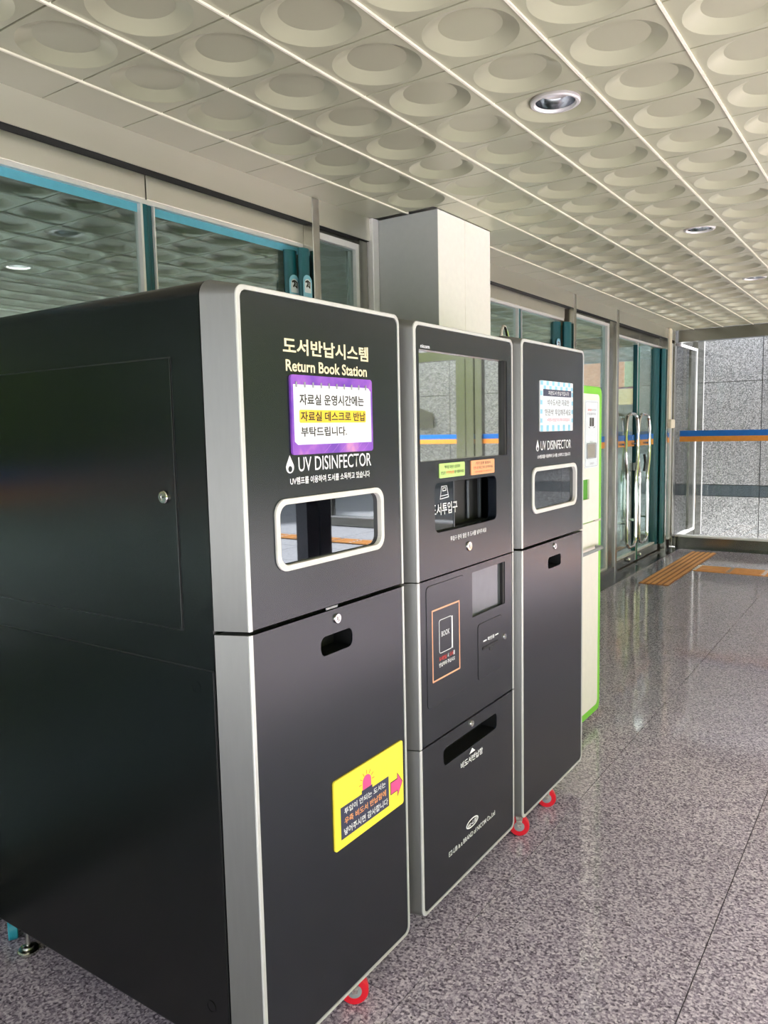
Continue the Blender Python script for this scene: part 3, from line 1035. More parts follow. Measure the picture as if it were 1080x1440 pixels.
class Machine:
    def __init__(s, label, y0, y1, z0, z1, depth, rim_r=0.022, cat='book machine'):
        s.y0, s.y1, s.z0, s.z1 = y0, y1, z0, z1
        s.by0, s.by1, s.bz0, s.bz1 = y0 - 0.028, y1 + 0.028, 0.112, z1 + 0.014
        s.xb = XS - depth
        s.root = thing('book_return_machine', ((X0 + s.xb) / 2, (y0 + y1) / 2, 0), label, cat, 'dark book return machines')
        R = s.root
        b = rr(s.by0, s.by1, s.bz0, s.bz1, rs=(0.006, 0.006, 0.036, 0.036), n=8)
        bi = rr(s.by0 + .008, s.by1 - .008, s.bz0 + .008, s.bz1 - .008, rs=(0.006, 0.006, 0.03, 0.03), n=8)
        G().loft([at(XS - 0.0, bi), at(XS - 0.003, b), at(s.xb + 0.01, b), at(s.xb, bi)]).make('body', M_BLACK, R, smooth=True)
        s.hole_back = XS + 0.004
        s.rim_r = rim_r

    def section(s, za, zb, top, bottom, holes=(), name='front_panel', thick=0.030):
        """frame collar, bright rim and front panel between two heights"""
        R = s.root
        r = s.rim_r
        bz0 = s.bz0 if bottom else za
        bz1 = s.bz1 if top else zb
        tb = lambda rad: (rad if bottom else 0, rad if bottom else 0, rad if top else 0, rad if top else 0)
        ob = rr(s.by0, s.by1, bz0 if not bottom else s.z0 + 0.0, bz1, rs=tb(0.034), n=8)
        of = rr(s.y0, s.y1, za, zb, rs=tb(r), n=8)
        w = 0.0095
        ins = lambda d: rr(s.y0 + d, s.y1 - d, za + (d if bottom else 0), zb - (d if top else 0), rs=tb(max(r - d * 0.5, 0.003)), n=8)
        fr = G().loft([at(XS, ob), at(X0 - 0.004, of)], False, False)
        if not bottom:
            pass
        fi = ins(0.014)
        # close the collar behind so the seam shows a dark edge, not an open shell
        fr.loft([at(XS, ob), at(XS, [(p[0], p[1]) for p in fi])], False, False)
        fr.make('frame_collar', M_FRAME, R, smooth=True)
        G().loft([at(X0 - 0.006, of), at(X0 - 0.001, of), at(X0 + 0.0005, ins(0.002)), at(X0 + 0.0005, ins(w)), at(X0 - 0.012, ins(w))], False, False).make('bright_rim', M_RIM, R, smooth=True)
        pa = rr(s.y0 + w + 0.0012, s.y1 - w - 0.0012, za + (w + 0.0012 if bottom else 0.0008), zb - (w + 0.0012 if top else 0.0008), rs=tb(max(r - w * .5, 0.003)), n=8)
        p = G().plate(pa, holes, X0 - thick, X0 - 0.001, backface=False).make(name, M_FRONT, R)
        if holes:
            pass
        return p

    def recess(s, y0, y1, z0, z1, depth=0.06, name='slot_recess', parent=None):
        x1, x0 = X0 - 0.0042, max(X0 - depth, s.hole_back + 0.001)
        g, e = G(), 0.004
        g.box(x0, x0 + 0.002, y0 - e, y1 + e, z0 - e, z1 + e)
        g.box(x0, x1, y0 - e, y0 - .0002, z0 - e, z1 + e).box(x0, x1, y1 + .0002, y1 + e, z0 - e, z1 + e)
        g.box(x0, x1, y0 - e, y1 + e, z0 - e, z0 - .0002).box(x0, x1, y0 - e, y1 + e, z1 + .0002, z1 + e)
        return g.make(name, M_HOLE, parent or s.root)



def uv_block(m, parent, y0, y1, z0, z1, ty0, ty1, tz0, tz1):
    """water-drop mark, UV DISINFECTOR, and the line of Korean under it"""
    x = X0 - 0.0002
    h = z1 - z0
    yc = y0 + 0.013
    drop = [(yc, z1 + 0.005)]
    rad = 0.0125
    zc_ = z0 + rad - 0.002
    for k in range(15):
        a = radians(28) - k * radians(236) / 14
        drop.append((yc + rad * cos(a), zc_ + rad * sin(a)))
    hole = circ(yc + 0.0005, zc_ - 0.0035, 0.0065, 14)
    G().plate(drop[::-1], [hole], x - 0.0004, x).make('water_drop_mark', M_LETTER, parent)
    text('UV DISINFECTOR', y0 + 0.040, y1, z0, z1, x, M_LETTER, parent, bold=0.004)
    text('UV램프를 이용하여 도서를 소독하고 있습니다', ty0, ty1, tz0, tz1, x, M_LETTER, parent, bold=0.016)


def window(m, y0, y1, z0, z1, w, r, parent):
    fr = G().plate(rr(y0, y1, z0, z1, r), [rr(y0 + w, y1 - w, z0 + w, z1 - w, r - w * 0.6)], X0 - 0.012, X0 + 0.004).make('window_frame', M_WHITEFR, parent, bevel=0.0015)
    G().plate(rr(y0 + w * .7, y1 - w * .7, z0 + w * .7, z1 - w * .7, r - w * .5), [], X0 - 0.012, X0 - 0.008).make('window_glass', M_MIRROR, parent)
    return fr


# ---- machine 1, nearest, at the left
m1 = Machine('large black book return cabinet nearest the camera, with purple and yellow notices', 1.101, 1.672, 0.086, 1.736, 1.09)
R1 = m1.root
S1 = 1.050
wh = rr(1.196, 1.574, 1.167, 1.304, 0.024)
up1 = m1.section(S1 + 0.004, m1.z1, True, False, [wh], 'upper_front_panel')
hh = rr(1.326, 1.445, 0.944, 0.989, 0.017)
lo1 = m1.section(m1.z0, S1 - 0.004, False, True, [hh], 'lower_door', 0.004)
m1.recess(1.326, 1.445, 0.944, 0.989, 0.06, 'handle_recess', lo1)
window(m1, 1.188, 1.582, 1.159, 1.312, 0.0125, 0.032, up1)
lock(1.386, 1.022, 0.0105, lo1)
text('도서반납시스템', 1.231, 1.534, 1.612, 1.646, X0 - 0.0002, M_GOLD, up1, bold=0.022)
text('Return Book Station', 1.238, 1.527, 1.5765, 1.601, X0 - 0.0002, M_GOLD, up1, bold=0.02)
uv_block(m1, up1, 1.228, 1.537, 1.366, 1.397, 1.240, 1.530, 1.339, 1.355)
G().box(X0 - 0.004, X0 - 0.0015, 1.350, 1.392, S1 - 0.002, S1 + 0.003).make('latch_plate', M_HUB, R1)
# purple notice
ny0, ny1, nz0, nz1 = 1.2465, 1.541, 1.402, 1.570
no = G().plate(rr(ny0, ny1, nz0, nz1, 0.008), [], X0 - 0.001, X0 + 0.004).make('purple_notice', M_PURPLE, R1, label='purple notice card with a spiral notepad print')
U = lambda u: ny0 + u * (ny1 - ny0)
V = lambda v: nz1 - v * (nz1 - nz0)
xn = X0 + 0.004
G().plate([(U(.06), V(.875)), (U(.975), V(.875)), (U(.975), V(.17)), (U(.945), V(.125)), (U(.03), V(.125)), (U(.03), V(.84))], [], xn, xn + 0.0005).make('notepad_shadow', M_PALEBLUE, no)
G().plate([(U(.055), V(.855)), (U(.955), V(.855)), (U(.955), V(.155)), (U(.93), V(.12)), (U(.025), V(.12)), (U(.025), V(.835))], [], xn, xn + 0.0009).make('notepad', M_PAPER, no)
G().plate(rr(U(.08), U(.90), V(.60), V(.435), 0.004), [], xn + .0009, xn + 0.0012).make('highlight_bar', M_HILITE, no)
for k in range(10):
    y = U(.055 + k * .0945)
    G().plate(rr(y - .0022, y + .0022, V(.155), V(.085), 0.002), [], xn + .0009, xn + .0022).make('spiral_ring', M_HUB, no)
text('자료실 운영시간에는', U(.085), U(.875), V(.375), V(.235), xn + .0015, M_INK, no, bold=0.02)
text('자료실 데스크로 반납', U(.092), U(.89), V(.58), V(.455), xn + .0018, M_INK, no, bold=0.02)
text('부탁드립니다.', U(.092), U(.64), V(.775), V(.65), xn + .0015, M_INK, no, bold=0.02)
gg = G()
for k in range(6):
    a = U(.36 + k * .1)
    stroke(gg, [(a, V(.99)), (a + 0.012, V(.94)), (a + 0.024, V(.885))], 0.0008, xn, xn + .0003)
gg.make('card_pattern', M_LILAC, no, kind='stuff')
# yellow notice
wy0, wy1, wz0, wz1 = 1.352, 1.6465, 0.4685, 0.641
ye = G().plate(rr(wy0, wy1, wz0, wz1, 0.007), [], X0 - 0.001, X0 + 0.003).make('yellow_notice', M_YEL, R1, label='yellow notice card with a pink arrow')
U = lambda u: wy0 + u * (wy1 - wy0)
V = lambda v: wz1 - v * (wz1 - wz0)
xn = X0 + 0.003
G().plate([(U(.08), V(.877)), (U(.765), V(.877)), (U(.765), V(.42)), (U(.08), V(.42))], [], xn, xn + .0005).make('navy_box', M_NAVY, ye)
text('투입이 안되는 도서는', U(.125), U(.715), V(.545), V(.455), xn + .0009, M_LETTER, ye, bold=0.016)
text('우측 비도서 반납함에', U(.125), U(.72), V(.69), V(.59), xn + .0009, M_ORINK, ye, bold=0.016)
text('넣어주시면 감사합니다', U(.115), U(.745), V(.84), V(.735), xn + .0009, M_LETTER, ye, bold=0.016)


def arrow(g, d, x0, x1):
    c = .64
    pts = [(U(.80) - d, V(c + .085) - d), (U(.905), V(c + .085) - d), (U(.905), V(c + .165) - d * 1.6), (U(.978) + d * 1.2, V(c)), (U(.905), V(c - .165) + d * 1.6), (U(.905), V(c - .085) + d), (U(.80) - d, V(c - .085) + d)]
    if d:
        pts = [(p[0] - (0.0009 if .88 < (p[0] - wy0) / (wy1 - wy0) < .92 else 0), p[1]) for p in pts]
    return g.plate(pts, [], x0, x1)


arrow(G(), 0.0022, xn, xn + .0004).make('arrow_outline', M_INK, ye)
arrow(G(), 0.0, xn, xn + .0008).make('pink_arrow', M_PINK, ye)
dome = [(U(.385), V(.37))] + [(U(.445) + .0176 * cos(a), V(.28) + .0176 * sin(a) * 1.0) for a in [pi * k / 14 for k in range(15)]][::-1]
dome = [(U(.385), V(.375)), (U(.505), V(.375))] + [(U(.445) + .0176 * cos(pi * k / 14), V(.275) + .0165 * sin(pi * k / 14)) for k in range(15)]
G().plate(dome, [], xn, xn + .0006).make('siren_dome', M_PINK, ye)
G().plate([(U(.37), V(.42)), (U(.52), V(.42)), (U(.52), V(.375)), (U(.37), V(.375))], [], xn, xn + .0007).make('siren_base', M_NAVY, ye)
gg = G()
for k in range(7):
    a = radians(0 + 30 * k)
    ca, sa = cos(a), sin(a)
    stroke(gg, [(U(.445) + .023 * ca, V(.285) + .021 * sa), (U(.445) + .031 * ca, V(.285) + .029 * sa)], 0.0016, xn, xn + .0004)
gg.make('siren_rays', M_RAY, ye, kind='stuff')
# side: access door, lower sheet, seams
sy = m1.by0


def side_plate(y_front, x0, x1, z0, z1, r, t=0.0025):
    g = G()
    o = rr(x0, x1, z0, z1, r)
    g.loft([[(p[0], sy + 0.001, p[1]) for p in o], [(p[0], y_front, p[1]) for p in o]])
    return g


side_plate(sy - 0.0006, -2.05, -1.2419, 1.0433, 1.606, 0.004).make('door_gap', M_HOLE, R1)
sdr = side_plate(sy - 0.0028, -2.048, -1.2449, 1.0463, 1.6031, 0.003).make('side_access_door', M_BLACK, R1, bevel=0.0008)
sl = G().lathe((-1.2791, sy - 0.0028, 1.3222), (0, -1, 0), [(0, .0135), (.004, .0135), (.006, .012), (.006, .008), (.004, .0075), (.004, 0)], 24).make('cam_lock', M_CHROME, sdr, smooth=True)
G().box(-1.2821, -1.2761, sy - 0.0078, sy - 0.007, 1.3207, 1.3237).make('keyway', M_INK, sl)
side_plate(sy - 0.0006, m1.xb + 0.004, XS - 0.004, 0.118, 0.97, 0.002).make('panel_gap', M_HOLE, R1)
lsp = side_plate(sy - 0.0022, m1.xb + 0.006, XS - 0.0065, 0.120, 0.967, 0.002).make('lower_side_panel', M_BLACK, R1, bevel=0.0008)
for z in (0.9279, 0.215):
    G().lathe((-1.2107, sy - 0.0022, z), (0, -1, 0), [(0, .0135), (.0012, .0135), (.0012, .0115), (.0003, .0115), (.0003, 0)], 20).make('knockout_disc', M_BLACK, lsp)
caster(R1, (-1.125, 1.470, 0.036), (1, -1.3, 0), 0.036, 0.030, M_RED)
caster(R1, (-1.135, 1.17, 0.036), (1, 0.1, 0), 0.036, 0.030, M_RED)
caster(R1, (-2.115, 1.135, 0.034), (1.1, 2.1, 0), 0.034, 0.026, M_BLUEW)
caster(R1, (-2.115, 1.60, 0.034), (1.1, 2.1, 0), 0.034, 0.026, M_BLUEW)
G().lathe((-2.018, 1.124, 0.0), (0, 0, 1), [(0, 0.026), (0.004, 0.029), (0.010, 0.029), (0.013, 0.026), (0.014, 0.016), (0.020, 0.015), (0.023, 0.009), (0.023, 0.0065), (0.116, 0.0065)], 24).make('levelling_foot', M_STEELV, R1, smooth=True)
G().tube([(-2.115, 1.10, 0.085), (-2.15, 1.085, 0.07), (-2.19, 1.07, 0.09)], 0.003, 8).make('brake_lever', M_CHROME, R1, smooth=True)

# ---- machine 2, middle, with the screen
m2 = Machine('middle dark return kiosk with a large screen and a book slot', 1.739, 2.342, 0.086, 1.731, 0.80)
R2 = m2.root
Sa, Sb = 1.041, 0.575
scr = rr(1.765, 2.2985, 1.364, 1.660, 0.003)
w2 = rr(1.837, 2.219, 1.163, 1.302, 0.020)
a2 = m2.section(Sa + 0.0015, m2.z1, True, False, [scr, w2], 'upper_front_panel')
rd = rr(2.051, 2.278, 0.881, 1.019, 0.002)
b2 = m2.section(Sb + 0.0015, Sa - 0.0015, False, False, [rd], 'middle_front_panel')
sl2 = rr(1.866, 2.2125, 0.482, 0.534, 0.017)
c2 = m2.section(m2.z0, Sb - 0.0015, False, True, [sl2], 'lower_door', 0.004)
m2.recess(1.866, 2.2125, 0.482, 0.534, 0.06, 'return_slot', c2)
G().plate(rr(1.762, 2.302, 1.361, 1.663, 0.002), [], X0 - 0.022, X0 - 0.014).make('screen', M_SCREEN, a2)
gg = G().box(X0 - 0.0145, X0 - 0.003, 2.286, 2.2985, 1.364, 1.660)
gg.make('screen_edge', M_HOLE, a2)
text('nicom', 1.773, 1.820, 1.664, 1.6735, X0 - 0.0002, M_LETTER, a2, bold=0.02)
G().plate(rr(2.047, 2.282, 0.877, 1.023, 0.002), [], X0 - 0.020, X0 - 0.012).make('book_reader_glass', M_READER, b2)
G().box(X0 - 0.0125, X0 - 0.003, 2.264, 2.278, 0.881, 1.019).make('reader_edge', M_HOLE, b2)
# the opening: deep, with an inner shutter
XR = m2.hole_back + 0.002
rec = G()
rec.box(XR, XR + 0.003, 1.82, 2.235, 1.15, 1.315)
rec.box(XR, X0 - 0.029, 1.82, 2.235, 1.152, 1.1635)
rec.make('opening_recess', M_HOLE, a2)
G().box(X0 - 0.020, X0 - 0.015, 1.835, 1.965, 1.168, 1.303).make('shutter_glass', M_DARKGLASS, a2)
G().box(X0 - 0.022, X0 - 0.0135, 1.965, 1.971, 1.166, 1.303).make('shutter_edge', M_RAIL, a2)
G().box(X0 - 0.060, X0 - 0.052, 2.125, 2.137, 1.172, 1.292).make('inner_rail', M_RAIL, a2, bevel=0.003)
G().box(X0 - 0.050, X0 - 0.042, 2.185, 2.190, 1.170, 1.300).make('inner_rail', M_RAIL, a2)
text('도서투입구', 1.836, 1.986, 1.209, 1.243, X0 - 0.0125, M_LETTER, a2, bold=0.012)
gg = G()
xx = X0 - 0.0148
stroke(gg, [(1.890, 1.254), (1.938, 1.257), (1.928, 1.289), (1.899, 1.289), ], 0.0022, xx, xx + .0004, True)
stroke(gg, [(1.891, 1.262), (1.936, 1.264)], 0.0018, xx, xx + .0004)
stroke(gg, [(1.905, 1.276), (1.923, 1.277), (1.922, 1.284), (1.906, 1.284)], 0.0022, xx, xx + .0004, True)
gg.make('book_drop_mark', M_LETTER, a2)
text('투입구 문이 열린 후 도서를 넣어주세요', 1.921, 2.146, 1.131, 1.1455, X0 - 0.0002, M_LETTER, a2, bold=0.012)
lock(2.031, 1.103, 0.0125, a2)
gs = G().plate(rr(1.8615, 2.0065, 1.3145, 1.355, 0.004), [], X0 - 0.001, X0 + 0.002).make('green_sticker', M_GREENST, R2, label='pale green sticker')
text('책이음 회원은 상호대차', 1.888, 1.978, 1.339, 1.349, X0 + .0024, M_INK, gs)
text('반납은', 1.868, 1.893, 1.324, 1.333, X0 + .0024, M_INK, gs)
text('무인반납함', 1.896, 1.942, 1.324, 1.333, X0 + .0024, M_REDINK, gs)
text('을 이용하세요', 1.944, 2.000, 1.324, 1.333, X0 + .0024, M_INK, gs)
os_ = G().plate(rr(2.0475, 2.2005, 1.312, 1.355, 0.004), [], X0 - 0.001, X0 + 0.002).make('peach_sticker', M_ORST, R2, label='peach orange sticker')
text('기기 오류 발생시', 2.075, 2.172, 1.3415, 1.3505, X0 + .0024, M_INK, os_)
text('안내', 2.060, 2.090, 1.3285, 1.337, X0 + .0024, M_REDINK, os_)
text('데스크로 문의하세요', 2.095, 2.188, 1.3285, 1.337, X0 + .0024, M_INK, os_)
text('이용에 불편을 드려 죄송합니다', 2.068, 2.180, 1.318, 1.323, X0 + .0024, M_REDINK, os_)
# the book-reading plate with its outline
G().plate(rr(1.781, 1.998, 0.676, 1.023, 0.016), [], X0 - 0.004, X0 - 0.0004).make('plate_gap', M_HOLE, b2)
bp = G().plate(rr(1.7825, 1.9965, 0.6775, 1.0215, 0.015), [], X0 - 0.004, X0 + 0.0004).make('book_reader_plate', M_FRONT, b2)
xq = X0 + 0.0004
outline(1.809, 1.968, 0.746, 0.952, 0.0045, xq, xq + .0006, 0.003).make('peach_outline', M_PEACHLINE, bp)
gg = outline(1.848, 1.921, 0.820, 0.917, 0.0017, xq, xq + .0006, 0.008)
stroke(gg, [(1.9235, 0.822), (1.9235, 0.913)], 0.0042, xq, xq + .0006)
gg.make('book_outline', M_LETTER, bp)
text('BOOK', 1.861, 1.907, 0.867, 0.882, xq + .0006, M_LETTER, bp, bold=0.002)
text('도서반납', 1.846, 1.889, 0.7985, 0.811, xq + .0006, M_REDINK, bp, bold=0.018)
text('시', 1.893, 1.901, 0.7985, 0.811, xq + .0006, M_LETTER, bp, bold=0.018)
text('도서', 1.907, 1.926, 0.7985, 0.811, xq + .0006, M_REDINK, bp, bold=0.018)
text('를', 1.927, 1.937, 0.7985, 0.811, xq + .0006, M_LETTER, bp, bold=0.018)
text('반납하여 주십시오', 1.846, 1.937, 0.781, 0.7935, xq + .0006, M_LETTER, bp, bold=0.018)
G().plate(rr(2.083, 2.2505, 0.6745, 0.8515, 0.014), [], X0 - 0.004, X0 - 0.0004).make('plate_gap', M_HOLE, b2)
cp = G().plate(rr(2.0845, 2.249, 0.676, 0.850, 0.013), [], X0 - 0.004, X0 + 0.0003).make('receipt_flap', M_FRONT, b2)
text('확인증', 2.148, 2.196, 0.786, 0.798, X0 + .0006, M_LETTER, cp, bold=0.02)
gg = G()
stroke(gg, [(2.121, 0.7915), (2.139, 0.7915)], 0.004, X0 + .0003, X0 + .0007)
stroke(gg, [(2.204, 0.7925), (2.222, 0.7925)], 0.004, X0 + .0003, X0 + .0007)
gg.make('dash_marks', M_LETTER, cp, kind='stuff')
G().plate(rr(2.113, 2.224, 0.764, 0.774, 0.004), [], X0, X0 + .0018).make('slit_lip', M_BLACK, cp)
G().plate(rr(2.119, 2.218, 0.7675, 0.771, 0.0015), [], X0, X0 + .0022).make('receipt_slit', M_HOLE, cp)
G().plate(rr(2.160, 2.180, 0.752, 0.7655, 0.006), [], X0, X0 + .0015).make('thumb_notch', M_HOLE, cp)
lock(2.269, 0.772, 0.009, b2)
lock(2.036, 0.555, 0.0095, c2)
text('비도서반납함', 1.967, 2.110, 0.4345, 0.4555, X0 - .0002, M_LETTER, c2, bold=0.016)
G().plate([(2.022, 0.462), (2.060, 0.462), (2.041, 0.476)], [], X0 - .0006, X0 - .0002).make('triangle_mark', M_LETTER, c2)
# oval maker's mark
gg = G()
yc, zc_ = 2.037, 0.2385
el = lambda a, b, n=28: [(yc + a * cos(2 * pi * k / n), zc_ + b * sin(2 * pi * k / n) + 0.10 * a * cos(2 * pi * k / n) * 0) for k in range(n)]
gg.plate(el(.040, .0145), [el(.034, .0105)], X0 - .0006, X0 - .0002)
gg.make('oval_mark', M_LETTER, c2)
text('ez-LIB', 2.008, 2.066, 0.2325, 0.2445, X0 - .0002, M_LETTER, c2, bold=0.02, shear=0.3)
text('EZ-LIB is a BRAND of NICOM Co.,Ltd', 1.889, 2.193, 0.193, 0.2105, X0 - .0002, M_LETTER, c2, bold=0.012)
for y in (1.82, 2.26):
    caster(R2, (-1.34, y, 0.036), (1, 0.1, 0), 0.036, 0.030, M_RED)
    caster(R2, (-1.86, y, 0.036), (1, 0.1, 0), 0.036, 0.030, M_RED)

# ---- machine 3
m3 = Machine('third dark return cabinet with a blue checked notice and a small window', 2.409, 2.997, 0.081, 1.742, 0.72)
R3 = m3.root
S3 = 1.038
wh = rr(2.504, 2.907, 1.158, 1.301, 0.024)
u3 = m3.section(S3 + 0.004, m3.z1, True, False, [wh], 'upper_front_panel')
hh = rr(2.639, 2.763, 0.934, 0.977, 0.014)
l3 = m3.section(m3.z0, S3 - 0.004, False, True, [hh], 'lower_door', 0.004)
m3.recess(2.639, 2.763, 0.934, 0.977, 0.06, 'handle_recess', l3)
window(m3, 2.494, 2.917, 1.149, 1.311, 0.014, 0.034, u3)
lock(2.700, 1.012, 0.010, l3)
uv_block(m3, u3, 2.530, 2.861, 1.368, 1.401, 2.542, 2.854, 1.3395, 1.353)
py0, py1, pz0, pz1 = 2.559, 2.870, 1.434, 1.611
po = G().plate(rr(py0, py1, pz0, pz1, 0.005), [], X0 - 0.001, X0 + 0.003).make('checked_notice', M_PAPER, R3, label='pale blue checked notice card')
U = lambda u: py0 + u * (py1 - py0)
V = lambda v: pz1 - v * (pz1 - pz0)
gg = G()
xn = X0 + 0.003
nx = 12
for i in range(nx):
    for (va, vb, par) in ((0.0, .09, 0), (.09, .17, 1), (.87, 1.0, 0)):
        if (i + par) % 2 == 0:
            gg.plate([(U((i + .08) / nx), V(vb) + .0005), (U((i + .95) / nx), V(vb) + .0005), (U((i + .95) / nx), V(va) - .0005), (U((i + .08) / nx), V(va) - .0005)], [], xn, xn + .0003)
for k in range(4):
    for ua, ub in ((0.0, .06), (.95, 1.0)):
        v0 = .20 + k * .18
        gg.plate([(U(ua) + .0004, V(v0 + .09)), (U(ub) - .0004, V(v0 + .09)), (U(ub) - .0004, V(v0)), (U(ua) + .0004, V(v0))], [], xn, xn + .0003)
gg.make('blue_check', M_SKYB, po, kind='stuff')
G().plate(rr(U(.065), U(.945), V(.865), V(.165), .002), [], xn, xn + .0006).make('inner_card', M_PALEBLUE, po)
G().plate(rr(U(.075), U(.935), V(.30), V(.165), .002), [], xn, xn + .0010).make('navy_bar', M_NAVY, po)
text('자관도서 반납기입니다', U(.22), U(.86), V(.275), V(.19), xn + .0014, M_LETTER, po, bold=0.012)
text('석수도서관 자료만', U(.19), U(.87), V(.485), V(.36), xn + .0010, M_INK, po, bold=0.0)
text("'한권씩' 투입해주세요", U(.11), U(.92), V(.685), V(.555), xn + .0010, M_INK, po, bold=0.0)
text('※타관도서 반납은 데스크에서 도와드립니다', U(.19), U(.89), V(.805), V(.735), xn + .0010, M_PINKINK, po, bold=0.0)
caster(R3, (-1.115, 2.450, 0.036), (.45, -0.9, 0), 0.036, 0.030, M_RED)
caster(R3, (-1.115, 2.700, 0.036), (.45, -0.9, 0), 0.036, 0.030, M_RED)
caster(R3, (-1.78, 2.46, 0.036), (1, 0.1, 0), 0.036, 0.030, M_RED)
caster(R3, (-1.78, 2.93, 0.036), (1, 0.1, 0), 0.036, 0.030, M_RED)

# ---- machine 4: cream with a lime edge
X4 = -1.25
R4 = thing('book_vending_machine', (-1.5, 3.40, 0), 'cream and lime green edged book machine farthest along, behind the dark cabinets', 'book machine')
m4y0, m4y1, m4z0, m4z1 = 3.115, 3.706, 0.048, 1.634
o = rr(m4y0, m4y1, m4z0, m4z1, 0.035, 8)
oi = rr(m4y0 + .036, m4y1 - .036, m4z0 + .036, m4z1 - .036, 0.026, 8)
xo = -1.93
G().loft([at(xo, oi), at(xo + .01, o), at(X4 - .004, o), at(X4, rr(m4y0 + .003, m4y1 - .003, m4z0 + .003, m4z1 - .003, .033, 8)), at(X4, oi), at(X4 - .01, oi)], True, True).make('lime_body', M_LIME, R4, smooth=True)
s4 = 1.0
uf = rr(m4y0 + .0365, m4y1 - .0365, s4 + .003, m4z1 - .0365, rs=(0, 0, .026, .026))
lf = rr(m4y0 + .0365, m4y1 - .0365, m4z0 + .0365, s4 - .003, rs=(.026, .026, 0, 0))
sh = rr(3.30, 3.536, 1.110, 1.204, .003)
uf_o = G().plate(uf, [sh], X4 - .02, X4 + .001).make('upper_front_panel', M_CREAM, R4)
lf_o = G().plate(lf, [], X4 - .02, X4 + .001).make('lower_front_door', M_CREAM, R4)
G().box(X4 - .0095, X4 - .0085, 3.29, 3.545, 1.10, 1.214).make('green_slot', M_LIMED, uf_o)
gg = G()
for k in range(4):
    gg.box(X4 - .0084, X4 - .0060, 3.44, 3.462, 1.124 + k * .021, 1.131 + k * .021)
gg.make('slot_teeth', M_INK, uf_o, kind='stuff')
G().box(X4 - .008, X4 + .0016, m4y1 - .09, m4y1 - .004, s4 - .006, s4 + .002).make('hinge', M_INWALL, R4)
dp = G().plate(rr(3.466, 3.646, 1.256, 1.568, .012), [], X4 - .001, X4 + .004).make('display_panel', M_PALEBLUE, uf_o)
outline(3.473, 3.640, 1.262, 1.561, .0012, X4 + .004, X4 + .0045, .010).make('panel_outline', M_HUB, dp)
xx = X4 + .0045
text('대출 가능한', 3.500, 3.548, 1.518, 1.529, xx, M_REDINK, dp)
text('도서 안내', 3.552, 3.612, 1.518, 1.529, xx, M_HUB, dp)
text('카드를 올려주세요', 3.494, 3.610, 1.500, 1.511, xx, M_HUB, dp)
gg = G()
gg.plate(rr(3.526, 3.552, 1.448, 1.488, .003), [], X4 + .004, xx)
gg.plate(rr(3.558, 3.584, 1.448, 1.488, .003), [], X4 + .004, xx)
stroke(gg, [(3.515, 1.445), (3.530, 1.441)], .003, X4 + .004, xx)
stroke(gg, [(3.580, 1.441), (3.597, 1.446)], .003, X4 + .004, xx)
gg.make('open_book_mark', M_INK, dp)
text('카드', 3.530, 3.570, 1.372, 1.381, xx, M_HUB, dp)
sc_ = G().plate(rr(3.486, 3.612, 1.299, 1.371, .008), [], X4 + .003, X4 + .008).make('card_screen_frame', M_HUB, dp, bevel=.002)
G().plate(rr(3.492, 3.590, 1.304, 1.366, .004), [], X4 + .008, X4 + .0085).make('card_screen', M_LCD, sc_)
text('감사합니다', 3.532, 3.590, 1.270, 1.281, xx, M_HUB, dp)
hd = G()
hd.tube([(X4, 3.23, .872), (X4 + .030, 3.23, .872), (X4 + .036, 3.245, .872), (X4 + .036, 3.615, .872), (X4 + .030, 3.628, .872), (X4, 3.628, .872)], .0085, 10)
hd.make('bar_handle', M_HUB, lf_o, smooth=True)
for y in (3.2, 3.62):
    for x in (-1.36, -1.84):
        G().lathe((x, y, 0), (0, 0, 1), [(0, .03), (.012, .03), (.014, .012), (.052, .012)], 16).make('levelling_foot', M_HUB, R4)

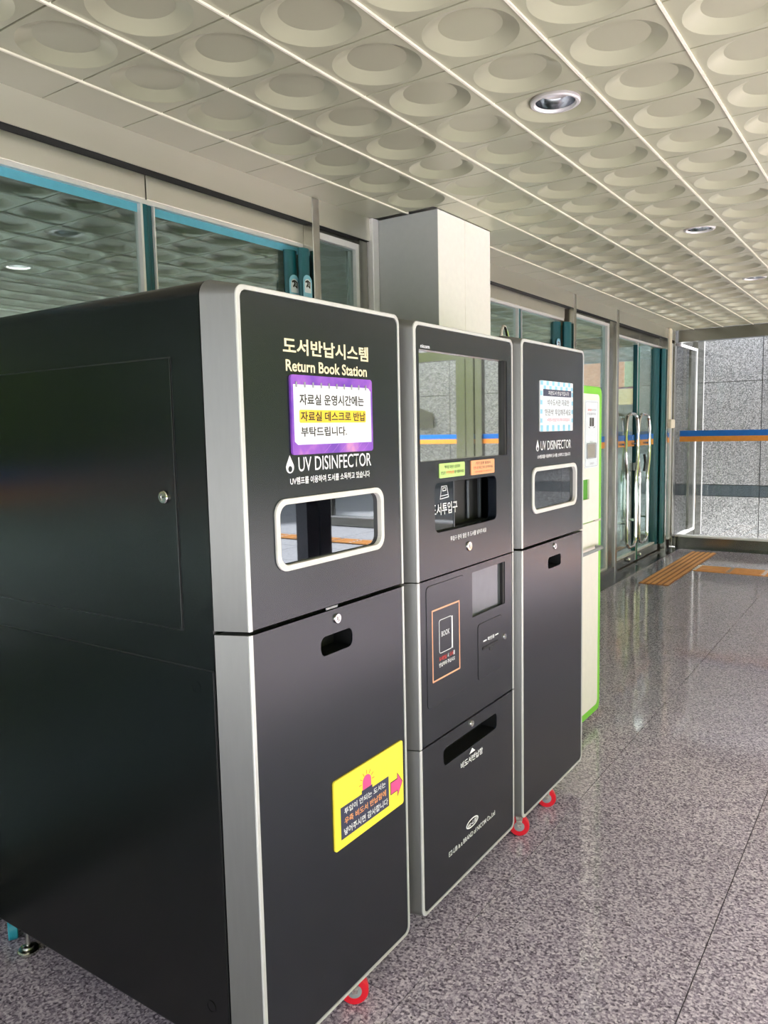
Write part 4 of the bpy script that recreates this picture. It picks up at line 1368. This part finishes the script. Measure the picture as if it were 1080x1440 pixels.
# ------------------------------------------------------------------ chrome wire left on top of the third machine
zt = m3.bz1
cw = thing('wire_clip', (-1.20, 2.60, zt), 'small bent chrome wire clip standing on top of the dark cabinets', 'clip')
G().tube([(-1.20, 2.50, zt + .003), (-1.20, 2.505, zt + .03), (-1.20, 2.518, zt + .046), (-1.20, 2.530, zt + .046), (-1.20, 2.545, zt + .028), (-1.20, 2.556, zt + .003)], .0055, 8).make('upright_bow', M_CHROME, cw, smooth=True)
G().tube([(-1.20, 2.556, zt + .004), (-1.22, 2.59, zt + .006), (-1.185, 2.62, zt + .005), (-1.235, 2.65, zt + .006), (-1.185, 2.68, zt + .005), (-1.23, 2.72, zt + .005)], .0045, 8).make('wavy_tail', M_CHROME, cw, smooth=True)

# ------------------------------------------------------------------ outside the porch: posts and shrubs that the glossy fronts mirror
tp_ = thing('trim_12', (2.1, 5.2, 0), kind='structure')
G().box(2.04, 2.16, 5.03, 5.18, -0.1, ZC).make('porch_post', M_BORDER, tp_)
G().box(2.04, 2.16, 5.21, 5.36, -0.1, ZC).make('porch_post', M_BORDER, tp_)
ceil_edge = G().box(2.52, 2.64, -3.2, 9.6, ZC - 0.02, ZC + 0.35).make('trim_13', M_STEEL, kind='structure')
hg = bmesh.new()
for k in range(46):
    t = k / 45
    cx = 13 + 5 * sin(k * 2.1) - 2
    cy = -14 + t * 46
    r = 1.6 + 0.9 * random.random()
    mtx = Matrix.Translation((max(cx, 9.5) + 4, cy, r * 0.9)) @ Matrix.Diagonal((r, r * 1.3, r * (2.0 + 1.3 * random.random()), 1))
    res = bmesh.ops.create_icosphere(hg, subdivisions=3, radius=1.0, matrix=mtx)
    for v in res['verts']:
        v.co += Vector((random.uniform(-.16, .16), random.uniform(-.16, .16), random.uniform(-.16, .16)))
me = bpy.data.meshes.new('shrub_bank')
hg.to_mesh(me)
hg.free()
me.materials.append(M_LEAF)
sb = bpy.data.objects.new('shrub_bank', me)
col.objects.link(sb)
setp(sb, kind='stuff', label='green shrubs outside, seen only as reflections on the dark fronts', category='shrubs')
